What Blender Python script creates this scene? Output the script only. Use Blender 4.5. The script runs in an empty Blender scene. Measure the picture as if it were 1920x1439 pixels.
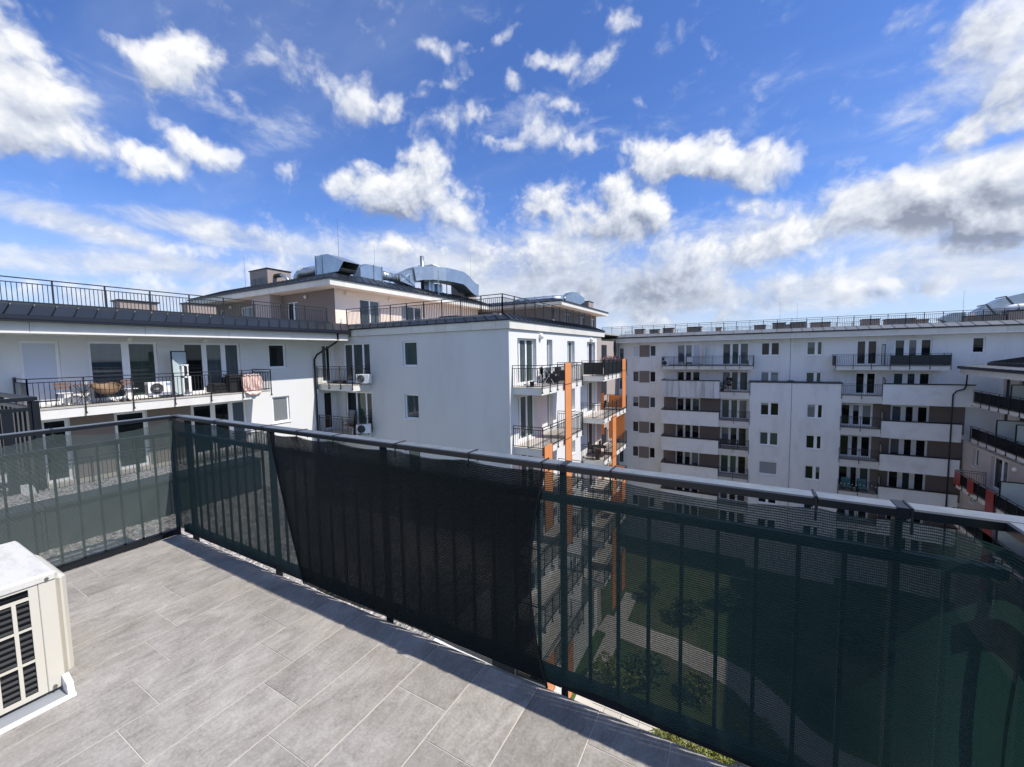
import bpy, bmesh, math, random
from mathutils import Vector, Matrix
R = math.radians
rng = random.Random(7)
sc = bpy.context.scene
C = sc.collection

# ------------------------------------------------------------------ camera, sky, sun, exposure
EYE = 1.6
CAM_F, CAM_YAW, CAM_PITCH, CAM_ROLL = 763.3, R(29.387), R(4.173), R(0.9865)   # focal length in 1920-px units


def cam_axes():
    f = Vector((-math.sin(CAM_YAW) * math.cos(CAM_PITCH), math.cos(CAM_YAW) * math.cos(CAM_PITCH), -math.sin(CAM_PITCH)))
    r = Vector((math.cos(CAM_YAW), math.sin(CAM_YAW), 0))
    d = f.cross(r)
    c, s = math.cos(CAM_ROLL), math.sin(CAM_ROLL)
    return c * r + s * d, -s * r + c * d, f


RIGHT, DOWN, FWD = cam_axes()


def sky_dir(px, py):
    """direction in the sky of a point of the photograph"""
    return (RIGHT * ((px - 960) / CAM_F) + DOWN * ((py - 719.5) / CAM_F) + FWD).normalized()


cam_d = bpy.data.cameras.new('camera')
cam = bpy.data.objects.new('camera', cam_d)
C.objects.link(cam)
sc.camera = cam
cam_d.sensor_fit = 'HORIZONTAL'
cam_d.sensor_width = 36.0
cam_d.lens = CAM_F / 1920 * 36.0
cam_d.clip_start = 0.02
cam_d.clip_end = 6000
mw = Matrix.Identity(4)
for i, ax in enumerate((RIGHT, -DOWN, -FWD)):
    for j in range(3):
        mw[j][i] = ax[j]
mw[2][3] = EYE
cam.matrix_world = mw

SUN = Vector((0.77, 0.13, 1.0)).normalized()
sun_el = math.asin(SUN.z)
sun_az = math.atan2(SUN.x, SUN.y)
sun_d = bpy.data.lights.new('sun', 'SUN')
sun_d.energy = 4.5
sun_d.angle = R(0.5)
sun_d.color = (1.0, 0.94, 0.855)
sun = bpy.data.objects.new('sun', sun_d)
sun.rotation_euler = SUN.to_track_quat('Z', 'Y').to_euler()
C.objects.link(sun)
sc.view_settings.view_transform = 'Standard'
sc.view_settings.look = 'None'
sc.view_settings.exposure = 0.27
sc.view_settings.gamma = 1.0
sc.view_settings.use_curve_mapping = False
sc.cycles.use_denoising = True
sc.cycles.max_bounces = 10
sc.cycles.transparent_max_bounces = 24
sc.cycles.sample_clamp_indirect = 6.0

# --- world: Nishita sky with procedural clouds laid over it by direction
SKY_STRENGTH = 0.11
world = bpy.data.worlds.new('World')
sc.world = world
world.use_nodes = True
WN, WL = world.node_tree.nodes, world.node_tree.links
WN.clear()

# (x, y, rx, ry, tilt, weight) of the cloud heaps, as places in the sky
HEAPS = [
    (35, 150, 130, 150, 10, 1.0), (15, 240, 180, 60, 8, .9), (120, 255, 120, 48, 12, .85), (205, 285, 90, 50, 30, .85),
    (275, 310, 95, 38, 8, .9), (375, 275, 95, 42, 22, .85), (415, 300, 50, 25, 0, .5), (530, 330, 55, 26, 0, .55),
    (345, 120, 120, 62, -10, .95), (265, 95, 75, 40, 20, .7), (400, 165, 95, 38, 20, .7), (480, 100, 90, 34, 30, .42),
    (570, 160, 80, 34, 20, .36), (690, 195, 95, 36, 15, .72), (775, 182, 80, 26, -12, .52), (890, 88, 60, 30, -15, .62),
    (822, 105, 42, 32, 0, .55), (955, 62, 75, 24, -15, .46), (1040, 112, 60, 30, -10, .58), (1115, 125, 70, 40, -40, .56),
    (1010, 120, 40, 28, 0, .45), (948, 162, 40, 34, -30, .45), (905, 218, 52, 32, -30, .56), (945, 262, 95, 24, 0, .55),
    (1055, 265, 95, 34, 15, .6), (1055, 208, 70, 26, 5, .55), (835, 232, 50, 30, 0, .5), (765, 252, 40, 18, 10, .4),
    (1175, 38, 55, 36, 0, .58), (1100, 300, 60, 20, 0, .3),
    (760, 355, 125, 62, 5, 1.0), (795, 320, 62, 52, 20, .9), (735, 395, 75, 45, 20, .9), (845, 405, 62, 36, 0, .8),
    (655, 340, 55, 32, 0, .75), (880, 372, 62, 45, 10, .7), (920, 410, 60, 30, 0, .45),
    (1020, 390, 70, 52, 0, .95), (1155, 365, 55, 55, 0, .9), (1190, 405, 85, 70, 0, 1.0), (1100, 415, 85, 42, 0, .85),
    (1010, 462, 60, 46, 0, .8),
    (1310, 305, 160, 52, 3, 1.0), (1225, 300, 100, 45, 0, .9), (1405, 315, 95, 52, 0, .95), (1350, 268, 50, 32, 0, .8),
    (1410, 388, 80, 24, 0, .6),
    (930, 490, 480, 56, 0, .62), (640, 480, 260, 44, 0, .52), (755, 478, 110, 36, 0, .78), (1130, 470, 260, 52, -4, .6),
    (1060, 550, 330, 60, 0, .58), (760, 560, 420, 60, 0, .45), (300, 500, 420, 30, 4, .42),
    (1740, 385, 300, 74, -10, 1.0), (1880, 330, 170, 70, -12, 1.0), (1520, 430, 230, 46, -14, .85), (1380, 470, 210, 46, -6, .8),
    (1260, 520, 190, 56, 0, .7), (1860, 235, 170, 52, -26, .85), (1850, 60, 110, 70, -30, .8), (1915, 150, 110, 70, -30, .85),
    (1500, 545, 280, 40, -6, .54), (1760, 530, 300, 46, -4, .58), (1300, 560, 220, 36, 0, .5),
    (1880, 430, 150, 66, -6, 1.0), (1725, 538, 42, 12, 0, .62), (1642, 550, 26, 9, 0, .5),
    (1240, 590, 80, 26, 0, .72), (1370, 588, 60, 24, 0, .7), (925, 495, 32, 20, 0, .6),
    (165, 425, 190, 24, 20, .52), (420, 440, 170, 26, 14, .55), (300, 475, 280, 20, 6, .5), (590, 520, 260, 46, 0, .45),
    (60, 400, 60, 20, 20, .4), (90, 540, 260, 40, 6, .5), (330, 540, 220, 30, 6, .45),
]
SHEETS = [(930, 500, 520, 70, 0, .8), (640, 490, 280, 50, 0, .7), (1080, 550, 360, 80, 0, 1.0), (900, 470, 420, 50, 0, .7), (1500, 545, 320, 54, -6, .8), (1770, 500, 320, 70, -4, .8), (1760, 385, 330, 90, -10, .9), (1400, 450, 240, 60, -8, .7),
          (160, 425, 240, 34, 20, .8), (430, 440, 220, 34, 14, .8), (300, 500, 420, 36, 4, .75), (90, 220, 230, 110, 14, .5), (430, 190, 260, 60, 22, .4), (950, 240, 240, 70, 0, .35), (1830, 160, 190, 120, -28, .6), (560, 390, 200, 30, 30, .35), (330, 560, 400, 40, 0, .6), (1300, 230, 260, 90, -20, .25)]
DARK = [(1885, 440, 150, 60, -6, 1.0), (1725, 538, 46, 15, 0, 1.0), (1642, 550, 28, 11, 0, .9), (1790, 400, 230, 46, -8, .75),
        (735, 405, 75, 26, 8, .55), (1230, 425, 90, 30, -6, .5), (1120, 430, 90, 26, 0, .4), (1350, 345, 130, 24, 0, .4),
        (1140, 556, 230, 48, 0, .95), (1480, 586, 190, 30, 0, .75), (960, 540, 140, 30, 0, .45), (1060, 505, 120, 22, 0, .4), (1905, 530, 60, 12, 0, .7)]


def node(tree, kind, **kw):
    n = tree.nodes.new(kind)
    for k, v in kw.items():
        if k.startswith('i_'):
            n.inputs[int(k[2:])].default_value = v
        else:
            setattr(n, k, v)
    return n


def lk(tree, a, b):
    tree.links.new(a, b)


def heap_sum(t, vec, heaps, mode='ADD'):
    acc = None
    for (px, py, rx, ry, tilt, w) in heaps:
        c = sky_dir(px, py)
        ex = (sky_dir(px + 5, py) - c)
        sc_x = ex.length / 5
        ex.normalize()
        ey = (sky_dir(px, py + 5) - c)
        sc_y = ey.length / 5
        ey = (ey - ex * ey.dot(ex)).normalized()
        a = R(tilt)
        ax = ex * math.cos(a) + ey * math.sin(a)
        ay = ey * math.cos(a) - ex * math.sin(a)
        az = ax.cross(ay)
        rot = Matrix((ax, ay, az)).transposed().to_euler()
        mp = node(t, 'ShaderNodeMapping', vector_type='TEXTURE')
        mp.inputs['Location'].default_value = c
        mp.inputs['Rotation'].default_value = rot
        mp.inputs['Scale'].default_value = (rx * sc_x * 1.56, ry * sc_y * 1.56, 0.5)
        lk(t, vec, mp.inputs['Vector'])
        ln = node(t, 'ShaderNodeVectorMath', operation='LENGTH')
        lk(t, mp.outputs[0], ln.inputs[0])
        mr = node(t, 'ShaderNodeMapRange', interpolation_type='SMOOTHSTEP')
        mr.inputs['From Min'].default_value = 0.12
        mr.inputs['From Max'].default_value = 1.0
        mr.inputs['To Min'].default_value = w
        mr.inputs['To Max'].default_value = 0.0
        lk(t, ln.outputs['Value'], mr.inputs['Value'])
        if acc is None:
            acc = mr.outputs[0]
        else:
            m = node(t, 'ShaderNodeMath', operation='SMOOTH_MAX' if mode == 'MAX' else 'ADD')
            if mode == 'MAX':
                m.inputs[2].default_value = 0.25
            lk(t, acc, m.inputs[0])
            lk(t, mr.outputs[0], m.inputs[1])
            acc = m.outputs[0]
        # chained so that the heaps are worked out one after the other (few values kept alive at once)
        ch = node(t, 'ShaderNodeVectorMath', operation='MULTIPLY_ADD', i_1=(1e-7, 1e-7, 1e-7))
        lk(t, acc, ch.inputs[0])
        lk(t, vec, ch.inputs[2])
        vec = ch.outputs[0]
    return acc


def math_n(t, op, a, b=None, clamp=False, c=None):
    m = node(t, 'ShaderNodeMath', operation=op, use_clamp=clamp)
    for i, v in enumerate((a, b, c)):
        if v is None:
            continue
        if isinstance(v, (int, float)):
            m.inputs[i].default_value = v
        else:
            lk(t, v, m.inputs[i])
    return m.outputs[0]


def cloud_group(heaps, name, lite=False):
    g = bpy.data.node_groups.new(name, 'ShaderNodeTree')
    g.interface.new_socket('Dir', in_out='INPUT', socket_type='NodeSocketVector')
    g.interface.new_socket('Body', in_out='OUTPUT', socket_type='NodeSocketFloat')
    g.interface.new_socket('Raw', in_out='OUTPUT', socket_type='NodeSocketFloat')
    gi, go = g.nodes.new('NodeGroupInput'), g.nodes.new('NodeGroupOutput')
    d = gi.outputs[0]
    # warp the heaps so that their outlines billow
    wn = node(g, 'ShaderNodeTexNoise')
    wn.inputs['Scale'].default_value = 6.5
    wn.inputs['Detail'].default_value = 4
    wn.inputs['Roughness'].default_value = 0.6
    lk(g, d, wn.inputs['Vector'])
    sub = node(g, 'ShaderNodeVectorMath', operation='SUBTRACT', i_1=(0.5, 0.5, 0.5))
    lk(g, wn.outputs['Color'], sub.inputs[0])
    scl = node(g, 'ShaderNodeVectorMath', operation='SCALE')
    scl.inputs['Scale'].default_value = 0.10
    lk(g, sub.outputs[0], scl.inputs[0])
    add = node(g, 'ShaderNodeVectorMath', operation='ADD')
    lk(g, d, add.inputs[0])
    lk(g, scl.outputs[0], add.inputs[1])
    if heaps:
        body = heap_sum(g, add.outputs[0], heaps, 'MAX')
    # beyond the photograph's frame the same kind of sky goes on, by a broad noise
    bn = node(g, 'ShaderNodeTexNoise')
    bn.inputs['Scale'].default_value = 2.3
    bn.inputs['Detail'].default_value = 2
    lk(g, d, bn.inputs['Vector'])
    fr = node(g, 'ShaderNodeVectorMath', operation='DOT_PRODUCT', i_1=tuple(FWD))
    lk(g, d, fr.inputs[0])
    away = node(g, 'ShaderNodeMapRange', interpolation_type='SMOOTHSTEP')
    away.inputs['From Min'].default_value = 0.56
    away.inputs['From Max'].default_value = 0.40
    lk(g, fr.outputs['Value'], away.inputs['Value'])
    far = math_n(g, 'MULTIPLY', math_n(g, 'MULTIPLY', math_n(g, 'SUBTRACT', bn.outputs['Fac'], 0.52), 5.0, True), away.outputs[0])
    body = math_n(g, 'MAXIMUM', body, far) if heaps else far
    f1 = node(g, 'ShaderNodeTexNoise')
    f1.inputs['Scale'].default_value = 9.0
    f1.inputs['Detail'].default_value = 5 if lite else 9
    f1.inputs['Roughness'].default_value = 0.60
    lk(g, add.outputs[0], f1.inputs['Vector'])
    s = math_n(g, 'ADD', body, math_n(g, 'MULTIPLY', math_n(g, 'SUBTRACT', f1.outputs['Fac'], 0.5), 1.25))
    if heaps:
        vo = node(g, 'ShaderNodeTexVoronoi')
        vo.inputs['Scale'].default_value = 15.0
        vo.inputs['Detail'].default_value = 2.5
        vo.inputs['Roughness'].default_value = 0.55
        vo.inputs['Lacunarity'].default_value = 2.3
        lk(g, add.outputs[0], vo.inputs['Vector'])
        s = math_n(g, 'ADD', s, math_n(g, 'MULTIPLY', math_n(g, 'SUBTRACT', 0.50, vo.outputs['Distance']), 0.50))
    if not lite:
        f2 = node(g, 'ShaderNodeTexNoise')
        f2.inputs['Scale'].default_value = 30.0
        f2.inputs['Detail'].default_value = 5
        f2.inputs['Roughness'].default_value = 0.6
        lk(g, d, f2.inputs['Vector'])
        s = math_n(g, 'ADD', s, math_n(g, 'MULTIPLY', math_n(g, 'SUBTRACT', f2.outputs['Fac'], 0.5), 0.6))
    lk(g, s, go.inputs['Body'])
    lk(g, body, go.inputs['Raw'])
    return g


W = world.node_tree
tc = node(W, 'ShaderNodeTexCoord')
dirv = node(W, 'ShaderNodeVectorMath', operation='NORMALIZE')
lk(W, tc.outputs['Generated'], dirv.inputs[0])
D = dirv.outputs[0]
sepd = node(W, 'ShaderNodeSeparateXYZ')
lk(W, D, sepd.inputs[0])


def sky_background(heaps, darks, name, lite=False, sheets=()):
    """the Nishita sky, a thin high veil, haze low down and the cloud heaps of one sector"""
    skyt = node(W, 'ShaderNodeTexSky', sky_type='NISHITA', sun_disc=False, sun_elevation=sun_el, sun_rotation=sun_az,
                altitude=150, air_density=1.0, dust_density=0.35, ozone_density=3.0)
    lk(W, D, skyt.inputs['Vector'])
    den = node(W, 'ShaderNodeGroup', node_tree=cloud_group(heaps, name, lite))
    lk(W, D, den.inputs[0])
    dens = node(W, 'ShaderNodeMapRange', interpolation_type='SMOOTHSTEP')
    dens.inputs['From Min'].default_value = 0.02
    dens.inputs['From Max'].default_value = 0.58
    lk(W, den.outputs[0], dens.inputs['Value'])
    # the side towards the sun is bright, the thick and far side grey
    off = node(W, 'ShaderNodeVectorMath', operation='ADD', i_1=tuple((SUN - FWD * 0.3).normalized() * 0.026))
    lk(W, D, off.inputs[0])
    den2 = node(W, 'ShaderNodeGroup', node_tree=cloud_group(heaps, name + '_towards_sun', True))
    lk(W, off.outputs[0], den2.inputs[0])
    lit = math_n(W, 'SUBTRACT', den.outputs[0], den2.outputs[0])
    lit = math_n(W, 'ADD', math_n(W, 'MULTIPLY', lit, 0.95), 0.66)
    if darks:
        dark = heap_sum(W, D, darks, 'MAX')
        dn = node(W, 'ShaderNodeTexNoise')
        dn.inputs['Scale'].default_value = 12
        dn.inputs['Detail'].default_value = 4
        lk(W, D, dn.inputs['Vector'])
        dark = math_n(W, 'MULTIPLY', dark, math_n(W, 'ADD', dn.outputs['Fac'], 0.35))
        lit = math_n(W, 'SUBTRACT', lit, math_n(W, 'MULTIPLY', dark, 0.72))
    ramp = node(W, 'ShaderNodeValToRGB')
    ramp.color_ramp.elements[0].position = 0.0
    ramp.color_ramp.elements[0].color = (2.2, 2.5, 3.3, 1)
    ramp.color_ramp.elements[1].position = 1.0
    ramp.color_ramp.elements[1].color = (7.7, 7.75, 7.85, 1)
    e = ramp.color_ramp.elements.new(0.5)
    e.color = (4.9, 5.3, 6.1, 1)
    lk(W, lit, ramp.inputs[0])
    zz = math_n(W, 'ADD', math_n(W, 'MAXIMUM', sepd.outputs['Z'], 0.0), 0.16)
    pv = node(W, 'ShaderNodeCombineXYZ')
    lk(W, math_n(W, 'DIVIDE', sepd.outputs['X'], zz), pv.inputs[0])
    lk(W, math_n(W, 'DIVIDE', sepd.outputs['Y'], zz), pv.inputs[1])
    vmap = node(W, 'ShaderNodeMapping')
    vmap.inputs['Rotation'].default_value = (0, 0, R(35))
    vmap.inputs['Scale'].default_value = (0.45, 1.5, 1)
    lk(W, pv.outputs[0], vmap.inputs[0])
    vn = node(W, 'ShaderNodeTexNoise')
    vn.inputs['Scale'].default_value = 1.1
    vn.inputs['Detail'].default_value = 6
    vn.inputs['Roughness'].default_value = 0.58
    lk(W, vmap.outputs[0], vn.inputs['Vector'])
    veil = node(W, 'ShaderNodeMapRange', interpolation_type='SMOOTHSTEP')
    veil.inputs['From Min'].default_value = 0.42
    veil.inputs['From Max'].default_value = 0.85
    veil.inputs['To Max'].default_value = 0.26
    lk(W, vn.outputs['Fac'], veil.inputs['Value'])
    low = node(W, 'ShaderNodeMapRange', interpolation_type='SMOOTHSTEP')
    low.inputs['From Min'].default_value = 0.34
    low.inputs['From Max'].default_value = -0.04
    low.inputs['To Max'].default_value = 0.72
    lk(W, sepd.outputs['Z'], low.inputs['Value'])
    hz = math_n(W, 'MAXIMUM', veil.outputs[0], low.outputs[0])
    mixv = node(W, 'ShaderNodeMix', data_type='RGBA')
    mixv.inputs[7].default_value = (4.9, 5.6, 6.9, 1)
    lk(W, hz, mixv.inputs[0])
    tint = node(W, 'ShaderNodeMix', data_type='RGBA', blend_type='MULTIPLY')
    tint.inputs[0].default_value = 1.0
    tint.inputs[7].default_value = (0.68, 0.91, 1.38, 1)
    lk(W, skyt.outputs[0], tint.inputs[6])
    lk(W, tint.outputs[2], mixv.inputs[6])
    base = mixv.outputs[2]
    if sheets:
        sm = heap_sum(W, D, sheets, 'MAX')
        smap = node(W, 'ShaderNodeMapping')
        smap.inputs['Scale'].default_value = (7, 7, 15)
        lk(W, D, smap.inputs[0])
        sn = node(W, 'ShaderNodeTexNoise')
        sn.inputs['Scale'].default_value = 1.0
        sn.inputs['Detail'].default_value = 7
        sn.inputs['Roughness'].default_value = 0.62
        sn.inputs['Distortion'].default_value = 0.5
        lk(W, smap.outputs[0], sn.inputs['Vector'])
        sf = node(W, 'ShaderNodeMapRange', interpolation_type='SMOOTHSTEP')
        sf.inputs['From Min'].default_value = 0.26
        sf.inputs['From Max'].default_value = 0.95
        sf.inputs['To Max'].default_value = 0.86
        lk(W, math_n(W, 'ADD', sm, math_n(W, 'MULTIPLY', math_n(W, 'SUBTRACT', sn.outputs['Fac'], 0.5), 1.5)), sf.inputs['Value'])
        sc_ = node(W, 'ShaderNodeMix', data_type='RGBA')
        sc_.inputs[6].default_value = (3.8, 4.25, 5.3, 1)
        sc_.inputs[7].default_value = (6.6, 6.9, 7.4, 1)
        lk(W, math_n(W, 'MULTIPLY_ADD', sn.outputs['Fac'], 3.2, True, -1.1), sc_.inputs[0])
        mixs = node(W, 'ShaderNodeMix', data_type='RGBA')
        lk(W, sf.outputs[0], mixs.inputs[0])
        lk(W, base, mixs.inputs[6])
        lk(W, sc_.outputs[2], mixs.inputs[7])
        base = mixs.outputs[2]
    mixc = node(W, 'ShaderNodeMix', data_type='RGBA')
    lk(W, math_n(W, 'MULTIPLY', dens.outputs[0], math_n(W, 'MINIMUM', math_n(W, 'MULTIPLY_ADD', den.outputs['Raw'], 0.85, False, 0.30), 0.97)), mixc.inputs[0])
    lk(W, base, mixc.inputs[6])
    lk(W, ramp.outputs['Color'], mixc.inputs[7])
    bg = node(W, 'ShaderNodeBackground')
    bg.inputs['Strength'].default_value = SKY_STRENGTH
    lk(W, mixc.outputs[2], bg.inputs['Color'])
    return bg.outputs[0]


def pick(heaps, lo, hi):
    return [h for h in heaps if h[0] + 1.5 * max(h[2], 40) + 110 > lo and h[0] - 1.5 * max(h[2], 40) - 110 < hi]


def switch(test, a, b):
    m = node(W, 'ShaderNodeMixShader')
    lk(W, test, m.inputs[0])
    lk(W, a, m.inputs[1])
    lk(W, b, m.inputs[2])
    return m.outputs[0]


# the sky is worked out sector by sector (only the clouds near a direction are summed for it)
fd = node(W, 'ShaderNodeVectorMath', operation='DOT_PRODUCT', i_1=tuple(FWD))
lk(W, D, fd.inputs[0])
rd = node(W, 'ShaderNodeVectorMath', operation='DOT_PRODUCT', i_1=tuple(RIGHT))
lk(W, D, rd.inputs[0])
ratio = math_n(W, 'DIVIDE', rd.outputs['Value'], math_n(W, 'MAXIMUM', fd.outputs['Value'], 0.05))
cuts = [430, 800, 1150, 1500]
sect = [-1e9] + cuts + [1e9]
shades = [sky_background(pick(HEAPS, sect[i], sect[i + 1]), pick(DARK, sect[i], sect[i + 1]), 'clouds_%d' % i, False, pick(SHEETS, sect[i], sect[i + 1])) for i in range(len(cuts) + 1)]


def tree_of(lo, hi):
    if hi - lo == 1:
        return shades[lo]
    m = (lo + hi) // 2
    return switch(math_n(W, 'GREATER_THAN', ratio, (cuts[m - 1] - 960) / CAM_F), tree_of(lo, m), tree_of(m, hi))


inside = tree_of(0, len(shades))
outside = sky_background([], [], 'clouds_elsewhere', True)
front = math_n(W, 'GREATER_THAN', fd.outputs['Value'], 0.40)
up = math_n(W, 'GREATER_THAN', sepd.outputs['Z'], -0.12)
wo = node(W, 'ShaderNodeOutputWorld')
lk(W, switch(math_n(W, 'MULTIPLY', front, up), outside, inside), wo.inputs['Surface'])
world.cycles.sampling_method = 'MANUAL'
world.cycles.sample_map_resolution = 256

# ------------------------------------------------------------------ materials (all procedural)
MATS = {}


def mat(name, base, rough=0.7, metal=0.0, var=0.0, vscale=3.0, bump=0.0, bscale=40.0, spec=0.5, stretch=None, per_obj=0.0,
        stain=None, sscale=1.0, samt=0.5):
    """a Principled material: base colour broken up by noise, optional fine relief, optional stains of a second colour"""
    if name in MATS:
        return MATS[name]
    m = bpy.data.materials.new(name)
    m.use_nodes = True
    t = m.node_tree
    b = t.nodes['Principled BSDF']
    b.inputs['Base Color'].default_value = (*base, 1)
    b.inputs['Roughness'].default_value = rough
    b.inputs['Metallic'].default_value = metal
    b.inputs['Specular IOR Level'].default_value = spec
    tcn = node(t, 'ShaderNodeTexCoord')
    vec = tcn.outputs['Object']
    if stretch:
        mp = node(t, 'ShaderNodeMapping')
        mp.inputs['Scale'].default_value = stretch
        lk(t, vec, mp.inputs[0])
        vec = mp.outputs[0]
    col = None
    if var > 0 or per_obj > 0:
        hsv = node(t, 'ShaderNodeHueSaturation')
        hsv.inputs['Color'].default_value = (*base, 1)
        val = None
        if var > 0:
            n = node(t, 'ShaderNodeTexNoise')
            n.inputs['Scale'].default_value = vscale
            n.inputs['Detail'].default_value = 6
            n.inputs['Roughness'].default_value = 0.6
            lk(t, vec, n.inputs['Vector'])
            val = math_n(t, 'MULTIPLY_ADD', n.outputs['Fac'], 2 * var, False, 1 - var)
        if per_obj > 0:
            oi = node(t, 'ShaderNodeObjectInfo')
            pv2 = math_n(t, 'MULTIPLY_ADD', oi.outputs['Random'], 2 * per_obj, False, 1 - per_obj)
            val = pv2 if val is None else math_n(t, 'MULTIPLY', val, pv2)
        lk(t, val, hsv.inputs['Value'])
        col = hsv.outputs[0]
    if stain:
        n = node(t, 'ShaderNodeTexNoise')
        n.inputs['Scale'].default_value = sscale
        n.inputs['Detail'].default_value = 7
        n.inputs['Roughness'].default_value = 0.65
        lk(t, vec, n.inputs['Vector'])
        mr = node(t, 'ShaderNodeMapRange')
        mr.inputs['From Min'].default_value = 0.48
        mr.inputs['From Max'].default_value = 0.72
        mr.inputs['To Max'].default_value = samt
        lk(t, n.outputs['Fac'], mr.inputs['Value'])
        mx = node(t, 'ShaderNodeMix', data_type='RGBA')
        mx.inputs[6].default_value = (*base, 1)
        mx.inputs[7].default_value = (*stain, 1)
        lk(t, mr.outputs[0], mx.inputs[0])
        if col:
            lk(t, col, mx.inputs[6])
        col = mx.outputs[2]
    if col:
        lk(t, col, b.inputs['Base Color'])
    if bump > 0:
        n = node(t, 'ShaderNodeTexNoise')
        n.inputs['Scale'].default_value = bscale
        n.inputs['Detail'].default_value = 5
        lk(t, tcn.outputs['Object'], n.inputs['Vector'])
        bp = node(t, 'ShaderNodeBump')
        bp.inputs['Strength'].default_value = bump
        bp.inputs['Distance'].default_value = 0.02
        lk(t, n.outputs['Fac'], bp.inputs['Height'])
        lk(t, bp.outputs[0], b.inputs['Normal'])
    MATS[name] = m
    return m


PLASTER = mat('white_plaster', (.72, .72, .71), .9, var=.035, vscale=.6, bump=.25, bscale=55, stain=(.66, .65, .63), sscale=.35, samt=.30)
PLASTER_OLD = mat('weathered_plaster', (.82, .825, .82), .9, var=.05, vscale=.5, bump=.2, bscale=50, stain=(.58, .58, .56), sscale=.9, samt=.55, stretch=(1, 1, .28))
GABLE_SHADED = mat('shade_toned_plaster', (.64, .64, .635), .9, var=.05, vscale=.6, bump=.25, bscale=55, stain=(.50, .50, .49), sscale=.5, samt=.45, stretch=(1, 1, .3))  # the white plaster again, the gable's shade darkened into its base colour; streaks are stains
PARAPET = mat('parapet_plaster', (.84, .845, .84), .9, var=.05, vscale=.8, stain=(.48, .47, .46), sscale=.7, samt=.4)
STREAKED = mat('rain_streaked_plaster', (.72, .73, .73), .9, var=.05, stretch=(2.4, 2.4, .12), vscale=1.2, stain=(.25, .24, .23), sscale=1.3, samt=.75)
PEACH = mat('bounce_tinted_plaster', (.84, .70, .60), .9, var=.04, vscale=.7, bump=.2, bscale=55)  # white plaster with the warm light bounced off the tiles mixed into its colour
TAUPE = mat('taupe_plaster', (.215, .178, .158), .9, var=.06, vscale=.8, bump=.25, bscale=55)
TAUPE_L = mat('light_taupe_plaster', (.40, .345, .315), .9, var=.05, vscale=.8, bump=.2, bscale=55)
BEIGE = mat('beige_plaster', (.52, .46, .42), .9, var=.05, vscale=.8, bump=.2, bscale=55)
FASCIA = mat('fascia_board', (.68, .66, .60), .75, var=.05, vscale=1.5, per_obj=.05, stain=(.46, .43, .38), sscale=1.2, samt=.4, stretch=(1, 1, .35))
SLAB = mat('balcony_concrete', (.72, .70, .65), .85, var=.06, vscale=1.2, stain=(.50, .47, .43), sscale=1.1, samt=.35)
BTILE = mat('balcony_tile', (.52, .48, .43), .6, var=.07, vscale=5)
ROOFM = mat('anthracite_roof_sheet', (.014, .020, .027), .42, .0, var=.14, vscale=2.2, per_obj=.10, spec=.5)
ROOFG = mat('grey_roof_sheet', (.15, .16, .17), .45, .0, var=.08, vscale=2, per_obj=.08)
DARKM = mat('anthracite_metal', (.006, .009, .013), .42, .0, var=.15, vscale=8, spec=.35)
CAPM = mat('pale_topped_handrail_metal', (.007, .010, .014), .30, spec=.45)
_t = CAPM.node_tree      # upward faces get a paler blue-grey, broken up by noise
_g = node(_t, 'ShaderNodeNewGeometry')
_s = node(_t, 'ShaderNodeSeparateXYZ')
lk(_t, _g.outputs['Normal'], _s.inputs[0])
_n = node(_t, 'ShaderNodeTexNoise')
_n.inputs['Scale'].default_value = 22
_n.inputs['Detail'].default_value = 6
_tc = node(_t, 'ShaderNodeTexCoord')
lk(_t, _tc.outputs['Object'], _n.inputs['Vector'])
_m = node(_t, 'ShaderNodeMix', data_type='RGBA')
_m.inputs[6].default_value = (.009, .012, .016, 1)
_m.inputs[7].default_value = (.15, .175, .20, 1)
lk(_t, math_n(_t, 'MULTIPLY', math_n(_t, 'POWER', math_n(_t, 'MAXIMUM', _s.outputs['Z'], 0.0), 3.0), math_n(_t, 'MULTIPLY_ADD', _n.outputs['Fac'], .8, False, .4), True), _m.inputs[0])
lk(_t, _m.outputs[2], _t.nodes['Principled BSDF'].inputs['Base Color'])
GUTTER = mat('gutter_metal', (.012, .014, .022), .35, .0, var=.1, vscale=4)
BLACKM = mat('black_steel', (.012, .013, .015), .45)
GALV = mat('galvanised_steel', (.40, .45, .48), .34, .85, var=.12, vscale=2.5, per_obj=.06, stain=(.60, .65, .68), sscale=1.5, samt=.5)
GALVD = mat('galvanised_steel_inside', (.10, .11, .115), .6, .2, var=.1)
PVC = mat('white_window_frame', (.86, .87, .88), .35)
SILLM = mat('window_sill_metal', (.86, .87, .88), .4)
SHUT = mat('roller_shutter', (.62, .66, .74), .5, var=.03)
SHUTG = mat('grey_roller_shutter', (.30, .32, .34), .5, var=.03)
CHIMB = mat('chimney_plaster', (.30, .255, .23), .9, var=.07, vscale=2, bump=.2)
LOUV = mat('louvre_metal', (.20, .20, .20), .5, .3)
FROST = mat('frosted_glass', (.50, .58, .57), .25, spec=.6)
FROSTL = mat('bright_frosted_glass', (.62, .68, .64), .25, spec=.6)
LAMPG = mat('lamp_glass', (.80, .78, .70), .3)
RED = mat('red_panel', (.30, .035, .03), .35, var=.08)
ORANGE_D = mat('orange_panel_frame', (.16, .035, .015), .4)
WOOD = mat('oiled_wood', (.19, .10, .06), .55, var=.25, vscale=6, stretch=(12, 1, 1))
RATTAN = mat('rattan', (.20, .125, .07), .6, var=.2, vscale=20)
BLACKR = mat('black_rattan', (.016, .016, .018), .7, bump=.5, bscale=60)
WHITEP = mat('white_paint', (.80, .80, .79), .4)
CLOTHP = mat('pink_cloth', (.82, .58, .50), .95, var=.08, vscale=5, bump=.5, bscale=12)
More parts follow.
